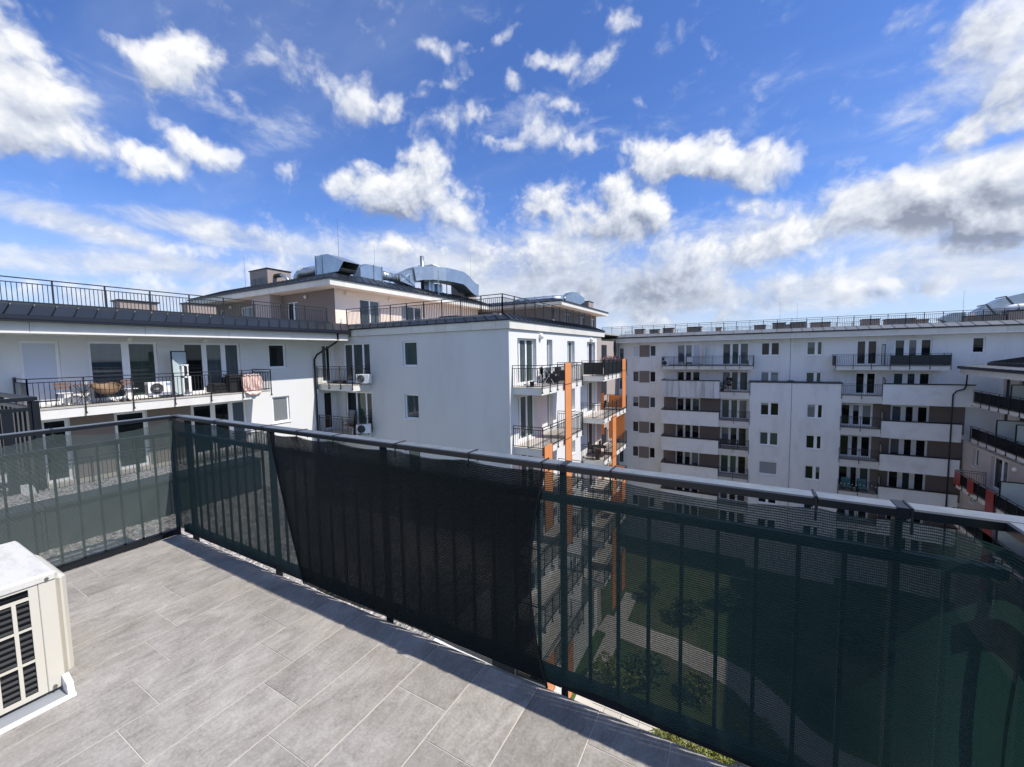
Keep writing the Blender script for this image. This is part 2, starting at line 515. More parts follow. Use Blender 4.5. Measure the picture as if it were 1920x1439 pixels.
CLOTHG = mat('grey_cloth', (.18, .20, .22), .95, var=.1)
CLOTHK = mat('black_cloth', (.012, .012, .014), .9)
TEAL = mat('teal_cloth', (.10, .26, .27), .9, var=.15)
SKIN = mat('skin', (.52, .32, .24), .6)
HAIR = mat('dark_hair', (.015, .011, .009), .6)
LEAF = mat('leaf_green', (.045, .085, .022), .6, var=.35, vscale=3, per_obj=.2)
LEAFY = mat('leaf_yellow_green', (.20, .22, .035), .6, var=.4, vscale=9, per_obj=.2)
PINKF = mat('pink_flower', (.62, .20, .28), .7, var=.3, vscale=9)
BARK = mat('bark', (.075, .055, .04), .9, var=.3)
POT = mat('dark_pot', (.05, .028, .024), .6)
GRASS = mat('lawn_grass', (.055, .095, .020), .95, var=.5, vscale=.9, bump=.6, bscale=30, stain=(.16, .13, .075), sscale=.16, samt=.85)
PAVER = mat('concrete_paver', (.50, .47, .42), .85, var=.08, vscale=1.5, per_obj=.06)
GRAVEL = mat('gravel', (.36, .33, .30), .95)
CREAM = mat('cream_enamel', (.62, .595, .51), .45, var=.03, vscale=4, stain=(.56, .52, .44), sscale=3, samt=.25, bump=.03, bscale=90)
ENAMELT = mat('cream_enamel_top', (.64, .63, .58), .55, var=.05, vscale=5, stain=(.38, .36, .32), sscale=7, samt=.55, stretch=(1, 3, 1), bump=.03, bscale=90)
DARKPL = mat('dark_plastic', (.008, .010, .014), .5, spec=.3)
BLUEL = mat('blue_label', (.05, .22, .55), .4)
SCREW = mat('screw_steel', (.25, .24, .22), .4, .8)
GROUT = mat('light_grout', (.56, .52, .46), .95, var=.15, vscale=18)
UPST = mat('dark_sheet_upstand', (.035, .045, .045), .5, var=.15, vscale=3)
BULB = mat('white_bulb', (.85, .85, .80), .3)


def glass_mat(name, base, curtain=0.0, rough=0.02, spec=.5):
    """window glass over a dark room, or over a drawn curtain hanging in folds"""
    m = bpy.data.materials.new(name)
    m.use_nodes = True
    t = m.node_tree
    b = t.nodes['Principled BSDF']
    b.inputs['Roughness'].default_value = rough
    b.inputs['IOR'].default_value = 1.5
    b.inputs['Specular IOR Level'].default_value = spec
    b.inputs['Base Color'].default_value = (*base, 1)
    tcn = node(t, 'ShaderNodeTexCoord')
    oi = node(t, 'ShaderNodeObjectInfo')
    hsv = node(t, 'ShaderNodeHueSaturation')
    hsv.inputs['Color'].default_value = (*base, 1)
    val = math_n(t, 'MULTIPLY_ADD', oi.outputs['Random'], 0.8, False, 0.55)
    if curtain > 0:
        mp = node(t, 'ShaderNodeMapping')
        mp.inputs['Scale'].default_value = (7, 7, .25)
        lk(t, tcn.outputs['Object'], mp.inputs[0])
        n = node(t, 'ShaderNodeTexNoise')
        n.inputs['Scale'].default_value = 2.0
        n.inputs['Detail'].default_value = 3
        lk(t, mp.outputs[0], n.inputs['Vector'])
        val = math_n(t, 'MULTIPLY', val, math_n(t, 'MULTIPLY_ADD', n.outputs['Fac'], 2 * curtain, False, 1 - curtain))
    lk(t, val, hsv.inputs['Value'])
    lk(t, hsv.outputs[0], b.inputs['Base Color'])
    # float glass is never quite flat
    n2 = node(t, 'ShaderNodeTexNoise')
    n2.inputs['Scale'].default_value = 1.3
    n2.inputs['Detail'].default_value = 1
    lk(t, tcn.outputs['Object'], n2.inputs['Vector'])
    bp = node(t, 'ShaderNodeBump')
    bp.inputs['Strength'].default_value = 0.012
    bp.inputs['Distance'].default_value = 0.03
    lk(t, n2.outputs['Fac'], bp.inputs['Height'])
    lk(t, bp.outputs[0], b.inputs['Normal'])
    MATS[name] = m
    return m


GL_D = glass_mat('dark_window_glass', (.008, .011, .012), spec=.4)
GL_C = glass_mat('curtained_window_glass', (.065, .085, .09), .6)
GL_G = glass_mat('green_curtained_glass', (.055, .085, .075), .45)
GL_L = glass_mat('pale_blind_glass', (.22, .24, .25), .12)
GL_B = glass_mat('blue_grey_glass', (.05, .075, .10), .3, spec=1.0)


def tinted_glass(name, col, alpha, rough=0.08):
    m = bpy.data.materials.new(name)
    m.use_nodes = True
    t = m.node_tree
    b = t.nodes['Principled BSDF']
    b.inputs['Base Color'].default_value = (*col, 1)
    b.inputs['Roughness'].default_value = rough
    tr = node(t, 'ShaderNodeBsdfTransparent')
    tr.inputs[0].default_value = tuple(min(1, c * 1.15 + .03) for c in col) + (1,)
    tl = node(t, 'ShaderNodeBsdfTranslucent')
    tl.inputs[0].default_value = (*col, 1)
    m1 = node(t, 'ShaderNodeMixShader')
    m1.inputs[0].default_value = 0.35
    lk(t, b.outputs[0], m1.inputs[1])
    lk(t, tl.outputs[0], m1.inputs[2])
    m2 = node(t, 'ShaderNodeMixShader')
    m2.inputs[0].default_value = alpha
    lk(t, tr.outputs[0], m2.inputs[1])
    lk(t, m1.outputs[0], m2.inputs[2])
    lk(t, m2.outputs[0], t.nodes['Material Output'].inputs[0])
    MATS[name] = m
    return m


ORANGE = tinted_glass('orange_glass', (1.0, .50, .20), .84)
FROSTT = tinted_glass('milky_glass', (.62, .68, .66), .85, .3)
SMOKE = tinted_glass('smoked_glass', (.035, .045, .055), .72, .1)


def tile_material():
    """grey stoneware: cloudy tone, slanting slate-like veins, specks; every tile differs"""
    m = bpy.data.materials.new('stoneware_tile')
    m.use_nodes = True
    t = m.node_tree
    b = t.nodes['Principled BSDF']
    tcn = node(t, 'ShaderNodeTexCoord')
    oi = node(t, 'ShaderNodeObjectInfo')
    cx = node(t, 'ShaderNodeCombineXYZ')
    lk(t, math_n(t, 'MULTIPLY', oi.outputs['Random'], 37.0), cx.inputs[0])
    lk(t, math_n(t, 'MULTIPLY', oi.outputs['Random'], 91.0), cx.inputs[1])
    av = node(t, 'ShaderNodeVectorMath', operation='ADD')
    lk(t, tcn.outputs['Object'], av.inputs[0])
    lk(t, cx.outputs[0], av.inputs[1])
    big = node(t, 'ShaderNodeTexNoise')
    big.inputs['Scale'].default_value = 5
    big.inputs['Detail'].default_value = 5
    lk(t, av.outputs[0], big.inputs['Vector'])
    mp = node(t, 'ShaderNodeMapping')
    mp.inputs['Rotation'].default_value = (0, 0, R(-38))
    mp.inputs['Scale'].default_value = (8.5, 3.2, 1)
    lk(t, av.outputs[0], mp.inputs[0])
    vein = node(t, 'ShaderNodeTexNoise')
    vein.inputs['Scale'].default_value = 1.6
    vein.inputs['Detail'].default_value = 8
    vein.inputs['Roughness'].default_value = 0.68
    vein.inputs['Distortion'].default_value = 1.6
    lk(t, mp.outputs[0], vein.inputs['Vector'])
    spk = node(t, 'ShaderNodeTexNoise')
    spk.inputs['Scale'].default_value = 75
    spk.inputs['Detail'].default_value = 5
    spk.inputs['Roughness'].default_value = 0.75
    lk(t, av.outputs[0], spk.inputs['Vector'])
    ramp = node(t, 'ShaderNodeValToRGB')
    ramp.color_ramp.elements[0].position = 0.28
    ramp.color_ramp.elements[0].color = (.18, .166, .146, 1)
    ramp.color_ramp.elements[1].position = 0.72
    ramp.color_ramp.elements[1].color = (.425, .405, .37, 1)
    e = ramp.color_ramp.elements.new(0.5)
    e.color = (.305, .284, .255, 1)
    s = math_n(t, 'MULTIPLY_ADD', vein.outputs['Fac'], 0.66, False, -0.35)
    s = math_n(t, 'ADD', s, math_n(t, 'MULTIPLY', big.outputs['Fac'], 0.44))
    s = math_n(t, 'ADD', s, math_n(t, 'MULTIPLY', spk.outputs['Fac'], 0.66))
    lk(t, s, ramp.inputs[0])
    # brownish clouds in places
    wn = node(t, 'ShaderNodeTexNoise')
    wn.inputs['Scale'].default_value = 2.6
    wn.inputs['Detail'].default_value = 4
    lk(t, av.outputs[0], wn.inputs['Vector'])
    wr = node(t, 'ShaderNodeMapRange')
    wr.inputs['From Min'].default_value = 0.5
    wr.inputs['From Max'].default_value = 0.8
    wr.inputs['To Max'].default_value = 0.5
    lk(t, wn.outputs['Fac'], wr.inputs['Value'])
    mx = node(t, 'ShaderNodeMix', data_type='RGBA')
    lk(t, wr.outputs[0], mx.inputs[0])
    lk(t, ramp.outputs['Color'], mx.inputs[6])
    mx.inputs[7].default_value = (.31, .275, .235, 1)
    hsv = node(t, 'ShaderNodeHueSaturation')
    lk(t, mx.outputs[2], hsv.inputs['Color'])
    lk(t, math_n(t, 'MULTIPLY_ADD', oi.outputs['Random'], 0.22, False, 0.89), hsv.inputs['Value'])
    lk(t, hsv.outputs[0], b.inputs['Base Color'])
    b.inputs['Roughness'].default_value = 0.62
    bp = node(t, 'ShaderNodeBump')
    bp.inputs['Strength'].default_value = 0.22
    bp.inputs['Distance'].default_value = 0.004
    lk(t, s, bp.inputs['Height'])
    lk(t, bp.outputs[0], b.inputs['Normal'])
    MATS['stoneware_tile'] = m
    return m


TILE = tile_material()


def gravel_setup():
    t = GRAVEL.node_tree
    b = t.nodes['Principled BSDF']
    tcn = node(t, 'ShaderNodeTexCoord')
    v = node(t, 'ShaderNodeTexVoronoi')
    v.inputs['Scale'].default_value = 34
    lk(t, tcn.outputs['Object'], v.inputs['Vector'])
    hsv = node(t, 'ShaderNodeHueSaturation')
    hsv.inputs['Color'].default_value = (.40, .375, .345, 1)
    sp = node(t, 'ShaderNodeSeparateColor')
    lk(t, v.outputs['Color'], sp.inputs[0])
    lk(t, math_n(t, 'MULTIPLY_ADD', sp.outputs[0], 1.1, False, 0.45), hsv.inputs['Value'])
    lk(t, hsv.outputs[0], b.inputs['Base Color'])
    bp = node(t, 'ShaderNodeBump')
    bp.inputs['Strength'].default_value = 1.0
    bp.inputs['Distance'].default_value = 0.02
    bp.invert = True
    lk(t, v.outputs['Distance'], bp.inputs['Height'])
    lk(t, bp.outputs[0], b.inputs['Normal'])


gravel_setup()


def net_material(name, open_lo, open_hi, period=0.0088, col=(.012, .026, .024), spec=.4, trl=.25):
    """knitted shade net: horizontal ribs with thin open courses between them, in the sheet's own UV metres"""
    m = bpy.data.materials.new(name)
    m.use_nodes = True
    t = m.node_tree
    b = t.nodes['Principled BSDF']
    b.inputs['Base Color'].default_value = (*col, 1)
    b.inputs['Roughness'].default_value = 0.42
    b.inputs['Specular IOR Level'].default_value = spec
    uv = node(t, 'ShaderNodeUVMap')
    sp = node(t, 'ShaderNodeSeparateXYZ')
    lk(t, uv.outputs[0], sp.inputs[0])
    # the courses wander a little
    wob = node(t, 'ShaderNodeTexNoise')
    wob.inputs['Scale'].default_value = 5
    wob.inputs['Detail'].default_value = 2
    lk(t, uv.outputs[0], wob.inputs['Vector'])
    v = math_n(t, 'MULTIPLY_ADD', wob.outputs['Fac'], 0.006, False, 0.0)
    v = math_n(t, 'ADD', sp.outputs[1], v)
    rib = math_n(t, 'MULTIPLY_ADD', math_n(t, 'SINE', math_n(t, 'MULTIPLY', v, 2 * math.pi / period)), 0.5, False, 0.5)
    st = math_n(t, 'MULTIPLY_ADD', math_n(t, 'SINE', math_n(t, 'MULTIPLY', sp.outputs[0], 2 * math.pi / 0.0046)), 0.5, False, 0.5)
    big = node(t, 'ShaderNodeTexNoise')
    big.inputs['Scale'].default_value = 3.0
    big.inputs['Detail'].default_value = 4
    lk(t, uv.outputs[0], big.inputs['Vector'])
    fine = node(t, 'ShaderNodeTexNoise')
    fine.inputs['Scale'].default_value = 140
    fine.inputs['Detail'].default_value = 2
    lk(t, uv.outputs[0], fine.inputs['Vector'])
    hole = math_n(t, 'MULTIPLY', math_n(t, 'POWER', rib, 0.8), math_n(t, 'MULTIPLY_ADD', st, 0.55, False, 0.45))
    hole = math_n(t, 'MULTIPLY', hole, math_n(t, 'MULTIPLY_ADD', fine.outputs['Fac'], 1.5, False, 0.25))
    amt = math_n(t, 'MULTIPLY_ADD', big.outputs['Fac'], open_hi - open_lo, False, open_lo)
    loose = node(t, 'ShaderNodeMapRange', interpolation_type='SMOOTHSTEP')   # slack and opened up above the middle rail
    loose.inputs['From Min'].default_value = 0.93
    loose.inputs['From Max'].default_value = 1.02
    loose.inputs['To Max'].default_value = 0.55
    lk(t, sp.outputs[1], loose.inputs['Value'])
    amt = math_n(t, 'ADD', amt, math_n(t, 'MULTIPLY', loose.outputs[0], math_n(t, 'MULTIPLY_ADD', big.outputs['Fac'], 2.0, False, -.3)))
    op = math_n(t, 'MULTIPLY', hole, amt, True)
    tr = node(t, 'ShaderNodeBsdfTransparent')
    tl = node(t, 'ShaderNodeBsdfTranslucent')
    tl.inputs[0].default_value = (col[0] * 1.6, col[1] * 1.7, col[2] * 1.6, 1)
    m1 = node(t, 'ShaderNodeMixShader')
    m1.inputs[0].default_value = trl
    lk(t, b.outputs[0], m1.inputs[1])
    lk(t, tl.outputs[0], m1.inputs[2])
    mx = node(t, 'ShaderNodeMixShader')
    lk(t, op, mx.inputs[0])
    lk(t, m1.outputs[0], mx.inputs[1])
    lk(t, tr.outputs[0], mx.inputs[2])
    lk(t, mx.outputs[0], t.nodes['Material Output'].inputs[0])
    bp = node(t, 'ShaderNodeBump')
    bp.inputs['Strength'].default_value = 0.9
    bp.inputs['Distance'].default_value = 0.003
    lk(t, math_n(t, 'SUBTRACT', 1.0, rib), bp.inputs['Height'])
    lk(t, bp.outputs[0], b.inputs['Normal'])
    MATS[name] = m
    return m


NET = net_material('green_shade_net', .10, .40, col=(.014, .038, .034), spec=.3)
NETL = net_material('thin_sun_toned_net', .50, 1.05, col=(.045, .075, .074))  # more open net; the sunlight on it is put into its lighter colour
NET2 = net_material('green_shade_net_dense', .05, .30, col=(.006, .011, .011), spec=.15, trl=.1)

# ------------------------------------------------------------------ builders


class MB:
    """collects boxes, bars, tubes and faces; build() links them as ONE mesh object"""

    def __init__(s):
        s.v, s.f = [], []

    def add(s, vs, fs):
        n = len(s.v)
        s.v += [tuple(p) for p in vs]
        s.f += [tuple(i + n for i in q) for q in fs]
        return s

    def hexa(s, p):   # 8 corners: bottom 0-3 round, top 4-7 round
        return s.add(p, [(3, 2, 1, 0), (4, 5, 6, 7), (0, 1, 5, 4), (1, 2, 6, 5), (2, 3, 7, 6), (3, 0, 4, 7)])

    def box(s, x0, x1, y0, y1, z0, z1, F=None):
        F = F or (lambda a, b, c: (a, b, c))
        return s.hexa([F(x0, y0, z0), F(x1, y0, z0), F(x1, y1, z0), F(x0, y1, z0),
                       F(x0, y0, z1), F(x1, y0, z1), F(x1, y1, z1), F(x0, y1, z1)])

    def bbox(s, x0, x1, y0, y1, z0, z1, c=0.01, F=None):   # box with chamfered vertical edges and top
        F = F or (lambda a, b, c_: (a, b, c_))
        ring = [(x0 + c, y0), (x1 - c, y0), (x1, y0 + c), (x1, y1 - c), (x1 - c, y1), (x0 + c, y1), (x0, y1 - c), (x0, y0 + c)]
        ri = [(min(max(x, x0 + c), x1 - c), min(max(y, y0 + c), y1 - c)) for x, y in ring]
        vs = [F(x, y, z0) for x, y in ring] + [F(x, y, z1 - c) for x, y in ring] + [F(x, y, z1) for x, y in ri]
        fs = [(i, (i + 1) % 8, 8 + (i + 1) % 8, 8 + i) for i in range(8)]
        fs += [(8 + i, 8 + (i + 1) % 8, 16 + (i + 1) % 8, 16 + i) for i in range(8)]
        fs += [tuple(range(7, -1, -1)), tuple(range(16, 24))]
        return s.add(vs, fs)

    def quad(s, a, b, c, d):
        return s.add([a, b, c, d], [(0, 1, 2, 3)])

    def bar(s, a, b, w, h=None):   # square bar from a to b
        a, b = Vector(a), Vector(b)
        h = h or w
        d = (b - a).normalized()
        up = Vector((0, 0, 1)) if abs(d.z) < .9 else Vector((0, 1, 0))
        x = d.cross(up).normalized() * (w / 2)
        y = x.cross(d).normalized() * (h / 2)
        return s.hexa([a - x - y, a + x - y, b + x - y, b - x - y, a - x + y, a + x + y, b + x + y, b - x + y])

    def tube(s, pts, r, n=8, cap=True):
        pts = [Vector(p) for p in pts]
        rs = r if isinstance(r, (list, tuple)) else [r] * len(pts)
        rings = []
        d0 = (pts[1] - pts[0]).normalized()
        ref = Vector((0, 0, 1)) if abs(d0.z) < .9 else Vector((1, 0, 0))
        for i, p in enumerate(pts):
            d = (pts[min(i + 1, len(pts) - 1)] - pts[max(i - 1, 0)]).normalized()
            x = d.cross(ref)
            x = x.normalized() if x.length > 1e-5 else Vector((1, 0, 0))
            y = x.cross(d).normalized()
            rings.append([p + x * (math.cos(2 * math.pi * k / n) * rs[i]) + y * (math.sin(2 * math.pi * k / n) * rs[i]) for k in range(n)])
        vs = [q for g in rings for q in g]
        fs = [(i * n + k, i * n + (k + 1) % n, (i + 1) * n + (k + 1) % n, (i + 1) * n + k) for i in range(len(pts) - 1) for k in range(n)]
        if cap:
            fs += [tuple(range(n - 1, -1, -1)), tuple(range((len(pts) - 1) * n, len(pts) * n))]
        return s.add(vs, fs)

    def loft(s, rings, cap=True):   # rings of equal length
        n = len(rings[0])
        vs = [q for g in rings for q in g]
        fs = [(i * n + k, i * n + (k + 1) % n, (i + 1) * n + (k + 1) % n, (i + 1) * n + k) for i in range(len(rings) - 1) for k in range(n)]
        if cap:
            fs += [tuple(range(n - 1, -1, -1)), tuple(range((len(rings) - 1) * n, len(rings) * n))]
        return s.add(vs, fs)

    def ball(s, c, rx, ry=None, rz=None, n=10, m=7):
        ry = ry or rx
        rz = rz or rx
        rings = [[(c[0] + rx * math.sin(math.pi * (i + .02) / (m - .0) if 0 < i < m else (.02 if i == 0 else math.pi - .02)) * math.cos(2 * math.pi * k / n),
                   c[1] + ry * math.sin(math.pi * (i + .02) / (m - .0) if 0 < i < m else (.02 if i == 0 else math.pi - .02)) * math.sin(2 * math.pi * k / n),
                   c[2] - rz * math.cos(math.pi * i / m)) for k in range(n)] for i in range(m + 1)]
        return s.loft(rings)

    def mesh(s, name, m, smooth=False):
        me = bpy.data.meshes.new(name)
        me.from_pydata([tuple(v) for v in s.v], [], s.f)
        me.materials.append(m)
        if smooth:
            for p in me.polygons:
                p.use_smooth = True
        return me

    def build(s, name, m, parent=None, smooth=False, stuff=False, local=False):
        if parent is not None and not local:
            o = world_of(parent)
            if o.length > 0:
                s.v = [(v[0] - o.x, v[1] - o.y, v[2] - o.z) for v in s.v]
        return link(name, s.mesh(name, m, smooth), parent, stuff)


def world_of(o):
    v = Vector((0, 0, 0))
    while o is not None:
        v += o.location
        o = o.parent
    return v


def link(name, me, parent=None, stuff=False):
    o = bpy.data.objects.new(name, me)
    C.objects.link(o)
    if parent is not None:
        o.parent = parent
    if stuff:
        o['kind'] = 'stuff'
    return o


def tag(o, label, cat, group=None):
    o['label'] = label
    o['category'] = cat
    if group:
        o['group'] = group
    return o


def thing(name, label, cat, loc=(0, 0, 0), group=None, rz=0.0):
    o = bpy.data.objects.new(name, None)
    o.empty_display_size = 0.2
    C.objects.link(o)
    o.location = loc
    o.rotation_euler = (0, 0, rz)
    return tag(o, label, cat, group)


def structure(o):
    o['kind'] = 'structure'
    return o


KIDS = {}


def dup(root, loc, rz=None, label=None):
    r = root.copy()
    C.objects.link(r)
    r.location = loc
    if rz is not None:
        r.rotation_euler = (0, 0, rz)
    if label:
        r['label'] = label
    for ch in list(root.children):
        c = ch.copy()
        C.objects.link(c)
        c.parent = r
        for g in list(ch.children):
            d = g.copy()
            C.objects.link(d)
            d.parent = c
    return r


# facades: (u along the wall, v out of the wall, z up)
def facing(axis, at):
    if axis == '+x':
        return lambda u, v, z: (at + v, u, z)
    if axis == '-x':
        return lambda u, v, z: (at - v, u, z)
    if axis == '-y':
        return lambda u, v, z: (u, at - v, z)
    return lambda u, v, z: (u, at + v, z)


def wall_holes(F, u0, u1, z0, z1, holes, reveal=0.16):
    """a wall face with real openings: the face is cut round the holes and each hole gets its four reveals"""
    b = MB()
    us = sorted({u0, u1} | {h[0] for h in holes} | {h[1] for h in holes})
    zs = sorted({z0, z1} | {h[2] for h in holes} | {h[3] for h in holes})
    us = [u for u in us if u0 <= u <= u1]
    zs = [z for z in zs if z0 <= z <= z1]
    for i in range(len(us) - 1):
        for j in range(len(zs) - 1):
            um, zm = (us[i] + us[i + 1]) / 2, (zs[j] + zs[j + 1]) / 2
            if any(h[0] < um < h[1] and h[2] < zm < h[3] for h in holes):
                continue
            b.quad(F(us[i], 0, zs[j]), F(us[i + 1], 0, zs[j]), F(us[i + 1], 0, zs[j + 1]), F(us[i], 0, zs[j + 1]))
    for (a, c, e, g) in holes:
        r = -reveal
        b.quad(F(a, 0, e), F(a, 0, g), F(a, r, g), F(a, r, e))
        b.quad(F(c, 0, e), F(c, r, e), F(c, r, g), F(c, 0, g))
        b.quad(F(a, 0, e), F(a, r, e), F(c, r, e), F(c, 0, e))
        b.quad(F(a, 0, g), F(c, 0, g), F(c, r, g), F(a, r, g))
    return b


def window(F, u0, u1, z0, z1, leaves, parent, door=False, depth=0.10, sill=True, fr=0.06, mull=0.10, blinds=0.0):
    """a white frame with its leaves; leaves = list of (share of the width, glass material)"""
    b = MB()
    r = -depth
    d0, d1 = r - .05, r + .012
    b.box(u0 + .002, u0 + fr, d0, d1, z0 + .002, z1 - .002, F)
    b.box(u1 - fr, u1 - .002, d0, d1, z0 + .002, z1 - .002, F)
    b.box(u0 + fr, u1 - fr, d0, d1, z1 - fr, z1 - .002, F)
    zb = z0 + (fr if not door else .09)
    b.box(u0 + fr, u1 - fr, d0, d1, z0 + .002, zb, F)
    tot = sum(l[0] for l in leaves)
    inner = u1 - u0 - 2 * fr
    u = u0 + fr
    panes = []
    for i, (share, g) in enumerate(leaves):
        w = inner * share / tot
        a = u + (mull / 2 if i else 0)
        c = u + w - (mull / 2 if i < len(leaves) - 1 else 0)
        panes.append((a, c, g))
        if i < len(leaves) - 1:
            b.box(u + w - mull / 2, u + w + mull / 2, d0, d1 + .006, zb, z1 - fr, F)
        u += w
    win = b.build('balcony_door' if door else 'window', PVC, parent)
    for (a, c, g) in panes:
        if g is SHUT or g is SHUTG:
            s = MB()
            z = z1 - fr
            while z - .055 > zb:      # slats of a lowered roller shutter
                s.box(a, c, r - .02, r - .004, z - .048, z, F)
                s.box(a, c, r - .02, r - .012, z - .055, z - .048, F)
                z -= .055
            s.build('roller_shutter', g, win)
            continue
        p = MB()
        p.box(a, c, r - .030, r - .018, zb, z1 - fr, F)
        p.build('pane', g, win)
        if rng.random() < blinds:
            k = MB()
            zt = z1 - fr
            k.box(a + .01, c - .01, r - .017, r - .013, zt - (zt - zb) * rng.choice((.18, .3, .45, .6)), zt, F)
            k.build('blind', GL_L, win)
    if sill and not door:
        s = MB()
        s.box(u0 - .04, u1 + .04, r, .05, z0 - .035, z0 - .003, F)
        s.build('sill', SILLM, win)
    return win


def railing(F, u0, u1, z0, parent, h=1.05, front=0.0, back=None, step=0.125, post_step=1.15, ends=(True, True), low=.04, near=True, m=None, brackets=True):
    """balcony railing along v = front with returns to the wall (v = back); posts, top bar, second bar, balusters"""
    m = m or BLACKM
    top = MB()
    t = .04
    runs = [((u0, front), (u1, front))]
    if back is not None:
        if ends[0]:
            runs.append(((u0, back), (u0, front)))
        if ends[1]:
            runs.append(((u1, front), (u1, back)))
    bal = MB()
    posts = MB()
    for (a, c) in runs:
        top.bar(F(a[0], a[1], z0 + h - .015), F(c[0], c[1], z0 + h - .015), .045, .03)
        top.bar(F(a[0], a[1], z0 + h - .145), F(c[0], c[1], z0 + h - .145), .03, .03)
        top.bar(F(a[0], a[1], z0 + low + .02), F(c[0], c[1], z0 + low + .02), .03, .03)
        L = math.hypot(c[0] - a[0], c[1] - a[1])
        n = max(1, round(L / step))
        for i in range(1, n):
            k = i / n
            p = (a[0] + (c[0] - a[0]) * k, a[1] + (c[1] - a[1]) * k)
            bal.bar(F(p[0], p[1], z0 + low), F(p[0], p[1], z0 + h - .145), .016)
        n = max(1, round(L / post_step))
        for i in range(n + 1):
            k = i / n
            p = (a[0] + (c[0] - a[0]) * k, a[1] + (c[1] - a[1]) * k)
            posts.bar(F(p[0], p[1], z0 - (.26 if brackets and a[1] == c[1] else 0)), F(p[0], p[1], z0 + h - .02), .036)
            if brackets and a[1] == c[1]:
                posts.bar(F(p[0], p[1] - .03, z0 - .24), F(p[0], p[1] + .05, z0 - .24), .055)
    top.build('handrail', m, parent)
    posts.build('railing_posts', m, parent, stuff=True)
    bal.build('balusters', m, parent, stuff=True)


def balcony(F, u0, u1, depth, z, parent, rail=True, slab=.36, ends=(True, True), inset=.03, m=None, name='balcony', **kw):
    b = MB()
    b.box(u0, u1, .002, depth, z - slab, z - .03, F)
    o = b.build(name, m or SLAB, parent)
    t = MB()
    t.box(u0 - .02, u1 + .02, .002, depth + .025, z - .03, z, F)
    t.build('floor_tiles', BTILE, o)
    if rail:
        railing(F, u0 - inset, u1 + inset, z, o, front=depth + inset + .015, back=.0, ends=ends, **kw)
    return o


def roof_panels(edge_a, edge_b, top_a, top_b, width, parent, m=ROOFM, seam=.045):
    """a strip of standing-seam sheets between the eave edge and the upper edge; every sheet a part of its own"""
    ea, eb, ta, tb = map(Vector, (edge_a, edge_b, top_a, top_b))
    L = (eb - ea).length
    n = max(1, round(L / width))
    MB().quad(*[tuple(p - Vector((0, 0, .07))) for p in (ea, eb, tb, ta)]).build('roof_underlay', GUTTER, parent)
    nor = (eb - ea).cross(ta - ea).normalized()
    if nor.z < 0:
        nor = -nor
    for i in range(n):
        k0, k1 = i / n, (i + 1) / n
        g_ = .035 / (L / n)     # open shadow joint beside each seam
        k0 += g_ / n
        p = [ea.lerp(eb, k0), ea.lerp(eb, k1), ta.lerp(tb, k1), ta.lerp(tb, k0)]
        b = MB()
        b.hexa([q - nor * .02 for q in p] + [q for q in p])
        dx = (p[1] - p[0]).normalized() * .013
        b.hexa([p[1] - dx, p[1] + dx * .6, p[2] + dx * .6, p[2] - dx] + [q + nor * seam for q in (p[1] - dx, p[1] + dx * .6, p[2] + dx * .6, p[2] - dx)])
        b.build('roof_sheet', m, parent)


def fascia(F, u0, u1, v, z0, z1, cuts, parent, m=FASCIA, th=.06):
    """fascia boards with open joints at the cuts"""
    us = [u0] + sorted(cuts) + [u1]
    for a, c in zip(us[:-1], us[1:]):
        b = MB()
        b.box(a + .006, c - .006, v - th, v, z0, z1, F)
        b.build('fascia_board', m, parent)


def lamp(F, u, z, parent, v=.08, r=.11):
    b = MB()
    b.ball(F(u, v, z), r, r, r * 1.15)
    b.build('wall_lamp', LAMPG, parent, smooth=True)


def chimney(x0, x1, y0, y1, z0, z1, parent, louv=None, m=CHIMB):
    b = MB()
    b.box(x0, x1, y0, y1, z0, z1)
    o = b.build('chimney', m, parent)
    c = MB()
    c.box(x0 - .06, x1 + .06, y0 - .06, y1 + .06, z1 + .002, z1 + .06)
    c.build('cap', DARKM, o)
    if louv:
        n, zl0, zl1 = louv
        w = (x1 - x0 - .2) / n
        for i in range(n):
            l = MB()
            a = x0 + .1 + w * i
            l.box(a + .04, a + w - .04, y0 - .03, y0 - .003, zl0, zl1)
            k = zl0 + .04
            while k < zl1 - .04:
                l.box(a + .07, a + w - .07, y0 - .05, y0 - .032, k, k + .02)
                k += .06
            l.build('louvre', LOUV, o)
    return o

# ------------------------------------------------------------------ our terrace: base, tiles, gravel roof beside it
GROUND = -20.3
TX0, TX1, TY0, TY1 = -4.475, 0.70, -3.6, 1.672
b = MB()
b.box(TX0, TX1, TY0, TY1, -.16, -.0042)
floor = structure(b.build('terrace_floor', GROUT))
b = MB()
b.box(TX0 + .05, TX1 - .05, TY0, TY1 - .06, GROUND, -.16)
structure(b.build('terrace_base', PLASTER))
TW, TL = .302, .606
tile_me = None
k = -9
while True:
    x0 = -2.03 + k * TW
    if x0 > TX1:
        break
    x1 = x0 + TW
    off = .588 - .1515 * (k + 1)
    y = off - TL * math.ceil((off - (-1.3)) / TL)
    while y < TY1:
        a0, a1 = max(x0 + .0027, TX0 + .004), min(x1 - .0027, TX1 - .004)
        b0, b1 = max(y + .0020, -1.3), min(y + TL - .0020, TY1)
        if a1 - a0 > .02 and b1 - b0 > .02:
            full = a1 - a0 > TW - .006 and b1 - b0 > TL - .006
            if full and tile_me:
                o = link('tile', tile_me, floor)
            else:
                t = MB()
                w, h = (a1 - a0) / 2, (b1 - b0) / 2
                t.bbox(-w, w, -h, h, -.002, 0, .0008)
                o = t.build('tile', TILE, floor, local=True)
                if full:
                    tile_me = o.data
            o.location = ((a0 + a1) / 2, (b0 + b1) / 2, -.0015 + rng.uniform(-.0008, .0008))
        y += TL
    k += 1

